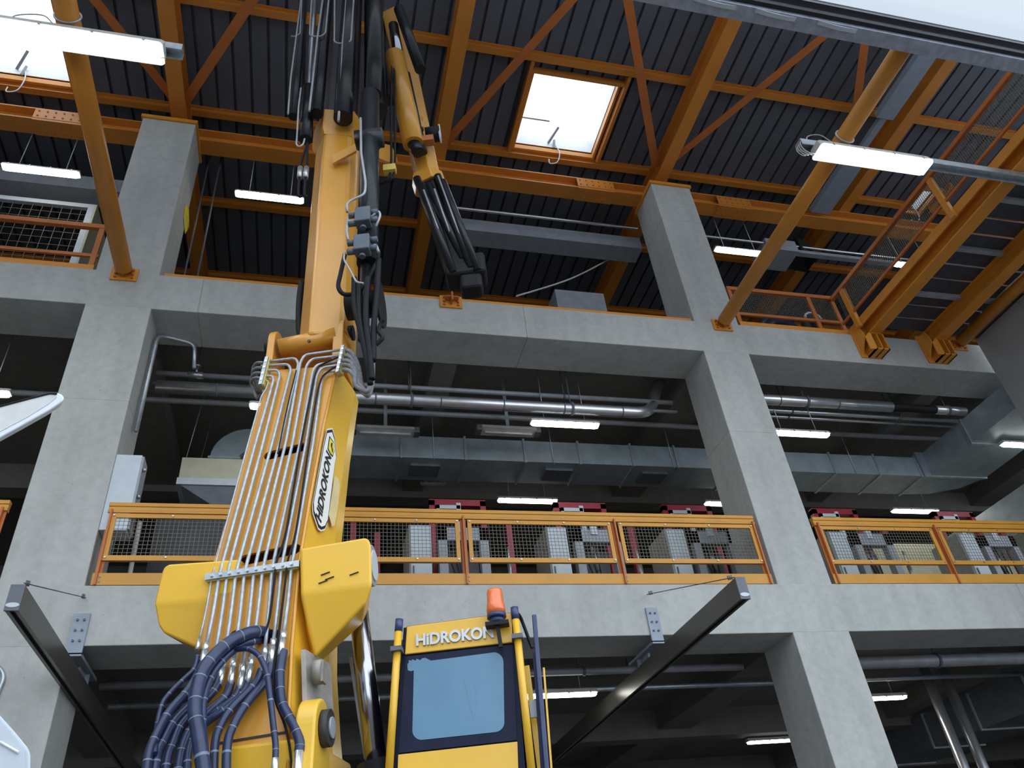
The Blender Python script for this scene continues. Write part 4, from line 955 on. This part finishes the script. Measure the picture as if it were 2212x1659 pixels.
# drum, disc and hose bundle at the right of the knuckle
q = PD(822,655,5.35); build(MB().cyl(q-U*.32, q, .13, 20), 'reel_core', 'black', cr); rd_ = build(MB().cyl(q-U*.012, q+U*.012, .24, 30), 'reel_disc', 'black', cr)
for pts, r, m in (([(745,550),(736,590),(731,620),(745,636),(775,630),(795,600),(815,560),(818,545)],.021,'hoseblack'), ([(818,560),(815,620),(808,700),(806,780)],.028,'hoseblack'),
                  ([(795,600),(790,680),(798,760),(803,820)],.028,'hoseblack'), ([(765,600),(766,660),(780,720),(795,790),(800,830)],.026,'hoseblack'), ([(775,610),(776,680),(786,740),(798,800)],.024,'hoseblack'),
                  ([(828,690),(822,700),(818,715),(826,730),(812,745)],.02,'black')):
    build(MB().tube(spline([PD(x, y, 5.10+.02*k) for k, (x, y) in enumerate(pts)], 8), r, 10), 'rubber_hose', m, cr)
for i in range(5):
    y0 = [756,768,779,788,799][i]
    pts = [(742,y0),(756,y0+3),(766,y0+16),(775-2*i,y0+40-2*i),(783,838+4*(i%3)),(795,855-3*i),(804,828-6*i),(806,780-8*i)]
    build(MB().tube(spline([PF(x, y, -.03-.02*math.sin(k)-.012*i) for k, (x, y) in enumerate(pts)], 8), .020, 10), 'braided_hose', 'hosegrey', cr)
for i in range(4):
    y0 = 784+11*i
    pts = [(570-i*2,y0),(556-i*2,y0),(548-i*2,y0+8),(547,y0+22),(556,y0+32+4*i),(563,850)]
    build(MB().tube(spline([PF(x, y, -.03+.05*k) for k, (x, y) in enumerate(pts)], 8), .015, 8), 'braided_hose', 'hosegrey', cr)
for x in (655,668):
    p = [PD(664,310,5.4), PD(x-4,350,5.4), PD(x-7,372,5.4), PD(x-10,420,5.42), PD(x-4,424,5.45)]
    build(MB().tube(spline(p, 6), .014, 8), 'rubber_hose', 'hoseblack', cr); build(MB().cyl(PD(x-6,362,5.4), PD(x-8,385,5.4), .03, 8), 'hose_coupling', 'steel', cr)
for x in (845,853):
    p = [PD(850,60,5.6), PD(x,200,5.6), PD(x,300,5.6), PD(x,350,5.6), PD(x-6,385,5.6), PD(x-30,398,5.65)]
    build(MB().tube(spline(p, 6), .014, 8), 'rubber_hose', 'hoseblack', cr)
build(MB().obox(PD(842,366,5.58), U*.07, D*.04, Z*.05), 'hose_clamp', 'brass', cr)
# --- folded jib behind
def tap(p0, p1, d0, d1, w0, w1, nm, m, n=6, rot=.3, parent=cr, bev=.015):
    a = PD(*p0, d0); c = PD(*p1, d1); d = (c-a).normalized(); x = d.cross(D); x.normalize(); y = d.cross(x)
    rg = [[q + x*(w*math.cos(2*math.pi*k/n+rot)) + y*(w*math.sin(2*math.pi*k/n+rot)) for k in range(n)] for q, w in ((a,w0),(c,w1))]
    return build(MB().loft(rg, True, 0, n > 8), nm, m, parent, bevel=bev if n < 9 else 0)
jb = tap((850,40),(925,392),5.9,6.3,.20,.17,'jib_boom','yellow2')
tap((922,385),(930,408),6.3,6.32,.215,.215,'jib_collar','yellow2',parent=jb)
tap((852,120),(893,312),5.65,5.9,.13,.13,'jib_ram','yellow2',18)
tap((893,310),(905,330),5.9,5.92,.08,.08,'jib_ram_rod','blackmetal',14)
tap((850,55),(862,130),5.6,5.65,.07,.07,'jib_ram_rod','chrome',14)
tap((930,405),(1002,606),6.32,6.6,.175,.19,'jib_extension','blackmetal')
for o0, o1 in (((900,385),(980,590)),((945,380),(1018,580)),((956,392),(1032,585)),((925,400),(1000,560)),((912,400),(968,545))):
    tap(o0, o1, 6.15, 6.42, .05, .05, 'jib_cylinder', 'blackmetal', 12)
for o0, o1 in (((946,380),(1012,560)),((938,408),(985,540)),((915,410),(965,545))):
    build(MB().tube([PD(*o0, 6.08), PD(*o1, 6.38)], .012, 6), 'jib_pipe', 'grey_pipe', cr)
hd = PD(1008,600,6.55); build(MB().obox(hd+Z*.1, U*.24, D*.16, Z*.16).obox(hd-Z*.14+U*.05, U*.13, D*.12, Z*.12), 'jib_head', 'black', cr, bevel=.05)
cylpx((878,160),(915,330),.05,5.75,'jib_cylinder',dpt2=6.0); cylpx((862,20),(908,150),.075,5.55,'jib_cylinder',dpt2=5.7)
q = PD(940,290,6.0); build(MB().cyl(q-U*.10, q+U*.10, .09, 16).box, 'x', 'black', cr) if False else build(MB().cyl(q-U*.12, q+U*.06, .10, 18), 'sheave', 'black', cr)
for dz in (.13,-.12): build(MB().cyl(q+U*.05+Z*dz*.5, q+U*.07+Z*dz*.5, .08, 14), 'sheave_face', 'ltgrey', cr)
q = PD(915,305,5.95); build(MB().obox(q, U*.13, D*.05, Z*.05), 'jib_bracket', 'orange_dk', cr); q = PD(905,270,5.95); build(MB().cyl(q-Z*.1, q+Z*.12, .06, 14), 'jib_boss', 'yellow2', cr)

# ------------------------------------------------------------------ text helper
def text_mesh(s, bold=.0, ext=.01):
    cu = bpy.data.curves.new('txt', 'FONT'); cu.body = s; cu.size = 1.0; cu.offset = bold; cu.extrude = ext; cu.resolution_u = 4
    o = bpy.data.objects.new('txt', cu); COL.objects.link(o)
    bpy.context.view_layer.update(); dgx = bpy.context.evaluated_depsgraph_get(); me = bpy.data.meshes.new_from_object(o.evaluated_get(dgx))
    vs = [v.co.copy() for v in me.vertices]; fs = [list(p.vertices) for p in me.polygons]
    bpy.data.objects.remove(o); bpy.data.curves.remove(cu); bpy.data.meshes.remove(me)
    x0 = min(v.x for v in vs); x1 = max(v.x for v in vs); y0 = min(v.y for v in vs); y1 = max(v.y for v in vs)
    return [Vector(((v.x-x0)/(x1-x0), (v.y-y0)/(y1-y0), v.z)) for v in vs], fs
def place_text(s, o, ex, ey, nrm, name, m, parent, bold=.03, th=.006, shear=0):
    vs, fs = text_mesh(s, bold); mb = MB()
    mb.add([o + ex*(v.x+shear*v.y) + ey*v.y + nrm*((v.z+.01)/.02*th) for v in vs], fs)
    return build(mb, name, m, parent)
# --- decal on the right side plate of the main boom: basis on that plate
def side_pt(px, py):                       # pixel on the right side plate (a plane through the fold line)
    a = PF(*secR[3]); c = PF(*secR[6]); n = (c-a).cross(U*.12+D*.55).normalized(); r = ray(px, py)
    p = CAM + r*((a-CAM).dot(n)/r.dot(n)); return p, (n if n.dot(CAM-a) > 0 else -n)
sp, sn = side_pt(700,1040)
dpx = [(705,930),(716,928),(721,945),(725,985),(722,1000),(706,1128),(700,1142),(692,1145),(686,1140),(675,1108),(674,1090),(698,960)]
def shrink(q, k, c): return c+(q-c)*k
poly = [side_pt(*q)[0]+sn*.004 for q in dpx]; ctr = sum(poly, Vector())/len(poly)
dcl = build(MB().prism([shrink(q,1.03,ctr) for q in poly], sn*.002), 'brand_decal', 'decal', cr)
build(MB().prism([q+sn*.0025 for q in poly], sn*.001), 'decal_border', 'ink', dcl); build(MB().prism([shrink(q,.94,ctr)+sn*.004 for q in poly], sn*.001), 'decal_field', 'decal', dcl)
o = side_pt(691,1131)[0]+sn*.0105; ex = side_pt(715,990)[0]-side_pt(693,1131)[0]; ey = side_pt(680,1113)[0]-side_pt(692,1131)[0]
place_text('HiDROKON', o, ex, ey*1.0, sn, 'decal_lettering', 'ink', dcl, .03, .002, .0)
lg = [side_pt(*q)[0]+sn*.0105 for q in ((709,942),(718,955),(720,975),(716,988),(711,983),(705,970))]
build(MB().prism(lg, sn*.001), 'decal_logo', 'ink', dcl); lc = sum(lg, Vector())/6
build(MB().prism([shrink(q,.82,lc)+sn*.002 for q in lg], sn*.001), 'decal_logo_field', 'decaly', dcl)
hk = [side_pt(*q)[0]+sn*.0145 for q in ((712,957),(715,958),(714,966),(716,974),(714,980),(713,970),(711,963))]
build(MB().prism(hk, sn*.001), 'decal_hook', 'ink', dcl)
st = [side_pt(*q)[0]+sn*.003 for q in ((722,1027),(730,1035),(733,1050),(728,1100),(722,1135),(716,1137),(709,1112))]
build(MB().prism(st, sn*.002), 'faded_sticker', mat('faded_sticker_paint', (.66,.52,.26), .5), boom)
# ================================================================== operator cab
df = 5.0
def q4(a, b_, c, d, dd=0): return [PD(*a, df+dd), PD(*b_, df+dd), PD(*c, df+dd), PD(*d, df+dd)]
ftl, ftr, fbl, fbr = PD(872,1356,df), PD(1108,1325,df), PD(845,1720,df), PD(1136,1690,df)
cabm = MB().loft([[fbl, fbr, fbr+D*1.25-U*.0, fbl+D*1.25], [ftl, ftr, ftr+D*1.1, ftl+D*1.1]])
cab = build(cabm, 'operator_cab', 'navy', cr)
def panel(px4, off, th, nm, m, bev=0):
    pp = [PD(x, y, df)-D*off for x, y in px4]; return build(MB().prism(pp, -D*th), nm, m, cab, bevel=bev)
panel([(880,1356),(1105,1326),(1108,1390),(876,1416)], .005, .02, 'header_panel', 'yellow', .006)
build(MB().loft([[PD(880,1356,df)-D*.025, PD(1105,1326,df)-D*.025, PD(1108,1330,df), PD(876,1360,df)],[PD(884,1351,df)+D*.05, PD(1102,1321,df)+D*.05, PD(1104,1324,df)+D*.9, PD(884,1354,df)+D*.9]]), 'roof_edge', 'yellow', cab)
panel([(877,1420),(1108,1394),(1117,1600),(862,1628)], .004, .012, 'windscreen', 'navy')
panel([(862,1632),(1118,1604),(1122,1720),(858,1745)], .005, .02, 'lower_panel', 'yellow')
# torn film with rounded corners
def rr(cx, cy, r, a0, a1, n=6): return [(cx+r*math.cos(math.radians(a0+(a1-a0)*i/n)), cy+r*math.sin(math.radians(a0+(a1-a0)*i/n))) for i in range(n+1)]
fp = rr(1067,1432,21,-85,0)+rr(1069,1562,21,0,85)+rr(912,1580,20,95,180)+[(895,1450),(889,1452),(882,1450),(881,1437),(884,1434),(884,1428),(891,1429),(891,1426),(899,1429),(901,1425),(909,1428),(913,1424),(920,1423),(932,1429)]
panel(fp, .017, .002, 'window_film', 'film')
build(MB().prism([PD(x, y, df)-D*.0195 for x, y in ((1003,1470),(1015,1446),(1026,1470),(1028,1540),(1024,1560))], -D*.001), 'film_crease', 'film', cab)
# lettering on the header
o = PD(901,1400,df)-D*.026; ex = PD(1073,1381,df)-PD(901,1400,df); ey = PD(901,1374,df)-PD(901,1400,df)
place_text('HiDROKON', o, ex*.97, ey, -D, 'cab_lettering', 'letter', cab, .033, .014)
# guard posts
for tp, bt_, nm in (((862,1348),(838,1700),'l'), ((1112,1322),(1152,1700),'r')):
    a = PD(*tp, df-.06); c = PD(*bt_, df-.06); d = (c-a).normalized()
    po = build(MB().cyl(a+d*.02, c, .024, 18), 'guard_post', 'yellow', cab); build(MB().cyl(a-d*.03, a+d*.05, .026, 18), 'post_cap', 'navy2', po)
    k = a+d*.17; build(MB().obox(k, U*.035, D*.05, Z*.014), 'post_clamp', 'dkgrey', po)
# beacon
bb = PD(1074,1345,df-.09); cB = bb+V(0,0,.0)
bm_ = MB().cyl(cB+Z*.0, cB+Z*.03, .046, 20).cyl(cB+Z*.03, cB+Z*.055, .062, 20)
be = build(bm_, 'beacon_base', 'navy2', cab)
ls = MB(); prf = [(.060,.055),(.061,.09),(.057,.12),(.053,.125),(.051,.20),(.046,.218),(.02,.224)]
ls.loft([[cB+Z*h+U*(r*math.cos(t))+D*(r*math.sin(t)) for t in [i*math.pi/12 for i in range(24)]] for r, h in prf], True, 0, True)
build(ls, 'beacon_lens', 'beacon', cab)
bk_ = MB().obox(cB-Z*.012, U*.075, D*.04, Z*.012); bk_.bar(cB-Z*.02, cB-Z*.16+U*.01, .025, .02, D); build(bk_, 'beacon_bracket', 'black', cab)
# right side: dark glass, yellow edge, navy door edge
rt0, rb0 = ftr, fbr
build(MB().loft([[rb0+U*.01+D*.08, rb0+U*.02+D*.08, rb0+U*.02+D*1.15, rb0+U*.01+D*1.15],[rt0+U*.005+D*.08-Z*.06, rt0+U*.015+D*.08-Z*.06, rt0+U*.015+D*1.0-Z*.06, rt0+U*.005+D*1.0-Z*.06]]), 'side_glass', 'glass', cab)
a = PD(1138,1440,df+.25); c = PD(1180,1760,df+.25); build(MB().bar(a, c, .035, .05, D), 'door_pillar', 'yellow', cab)
a = PD(1154,1330,df+.05); c = PD(1186,1720,df+.05); dre = build(MB().bar(a, c, .03, .055, D), 'door_edge', 'navy2', cab, bevel=.006)
build(MB().bar(a-U*.028-Z*.25, c-U*.028, .02, .04, D), 'door_seal', 'navy', cab); build(MB().bar(a+U*.022+D*.02-Z*.34, c+U*.026+D*.02, .012, .04, D), 'door_trim', 'yellow', cab)
q = PD(1152,1532,df+.12); build(MB().obox(q, U*.022, D*.01, Z*.05), 'door_mirror_glass', 'ltgrey', cab)
a = PD(1125,1335,df+.25); c = PD(1142,1380,df+.3); build(MB().tube(spline([PD(1118,1326,df+.1), a, c, PD(1150,1400,df+.3)]), .012, 8), 'gas_spring', 'black', cab)
build(MB().box(*[(0,0,0)]*2), 'x', 'black', cab) if False else None
# cab support down to the ground
build(MB().loft([[L(-.85,5.2,0),L(-.3,5.2,0),L(-.3,6.0,0),L(-.85,6.0,0)],[L(-.85,5.2,2.35),L(-.3,5.2,2.35),L(-.3,6.0,2.35),L(-.85,6.0,2.35)]]), 'cab_support', 'dkgrey', cab)
# ================================================================== white truck at the left
td = 3.3
tk = thing('white_truck', PD(0,1500,td)*1-V(0,0,PD(0,1500,td).z), 'white truck cab at the left with sun visor and mirror housing', 'truck')
ul = (PD(0,1659,td)-CG).dot(CU)-.55
def TL(u, d, z): return L(u, d, z)
body = MB().loft([[TL(ul-2.2,td-2.2,.5),TL(ul,td-2.2,.5),TL(ul,td-.25,.5),TL(ul-2.2,td-.25,.5)],[TL(ul-2.2,td-2.2,2.9),TL(ul-.05,td-2.2,2.9),TL(ul-.05,td-.3,2.9),TL(ul-2.2,td-.3,2.9)]])
build(body, 'truck_cab', 'white', tk, bevel=.05)
for dd in (td-1.7, td-.8): build(MB().cyl(TL(ul-.25,dd,.48), TL(ul-.0,dd,.48), .48, 28), 'wheel', 'black', tk)
# sun visor: a rimmed plate sticking out to the right
vp = [(-260,1115),(0,945),(60,912),(108,885),(136,866),(140,858),(134,850),(125,847),(108,848),(60,860),(0,876),(-260,960)]
vo = [PD(x, y, td-.0) for x, y in vp]; vc = sum(vo, Vector())/len(vo)
vis = build(MB().prism(vo, D*.05-U*.04), 'sun_visor', 'whiteplastic', tk, bevel=.012)
vi = [PD(x, y, td-.004) for x, y in ((-260,1060),(0,942-10),(60,900),(105,872),(122,858),(122,852),(108,851),(60,863),(0,880),(-260,965))]
build(MB().prism(vi, D*.004), 'visor_panel', 'lamp_body', vis)
build(MB().tube([PD(x, y, td-.006) for x, y in ((-200,945),(0,878),(60,862),(108,850),(122,851))], .006, 6), 'visor_gasket', 'black', vis)
build(MB().bar(PD(-200,1000,td+.03), TL(ul-.3,td-.4,2.88), .05, .05), 'visor_arm', 'white', tk)
mo = [PD(x, y, td-.2) for x, y in ((-160,1480),(0,1541),(35,1580),(63,1614),(68,1628),(68,1720),(-160,1720))]
mh = build(MB().loft([mo, [p+D*.16-U*.17 for p in mo]]), 'mirror_housing', 'ltgrey', tk, bevel=.02)
mi = [PD(x, y, td-.204) for x, y in ((-160,1510),(0,1562),(30,1592),(52,1622),(55,1720),(-160,1720))]
build(MB().prism(mi, D*.003), 'mirror_back', 'ltgrey', mh)
build(MB().tube([PD(0,1602,td-.21), PD(40,1625,td-.21)], .005, 6), 'housing_rib', 'white', mh)
build(MB().bar(PD(-150,1650,td-.1), TL(ul-.1,td-.35,2.2), .05, .05), 'mirror_arm', 'black', tk)
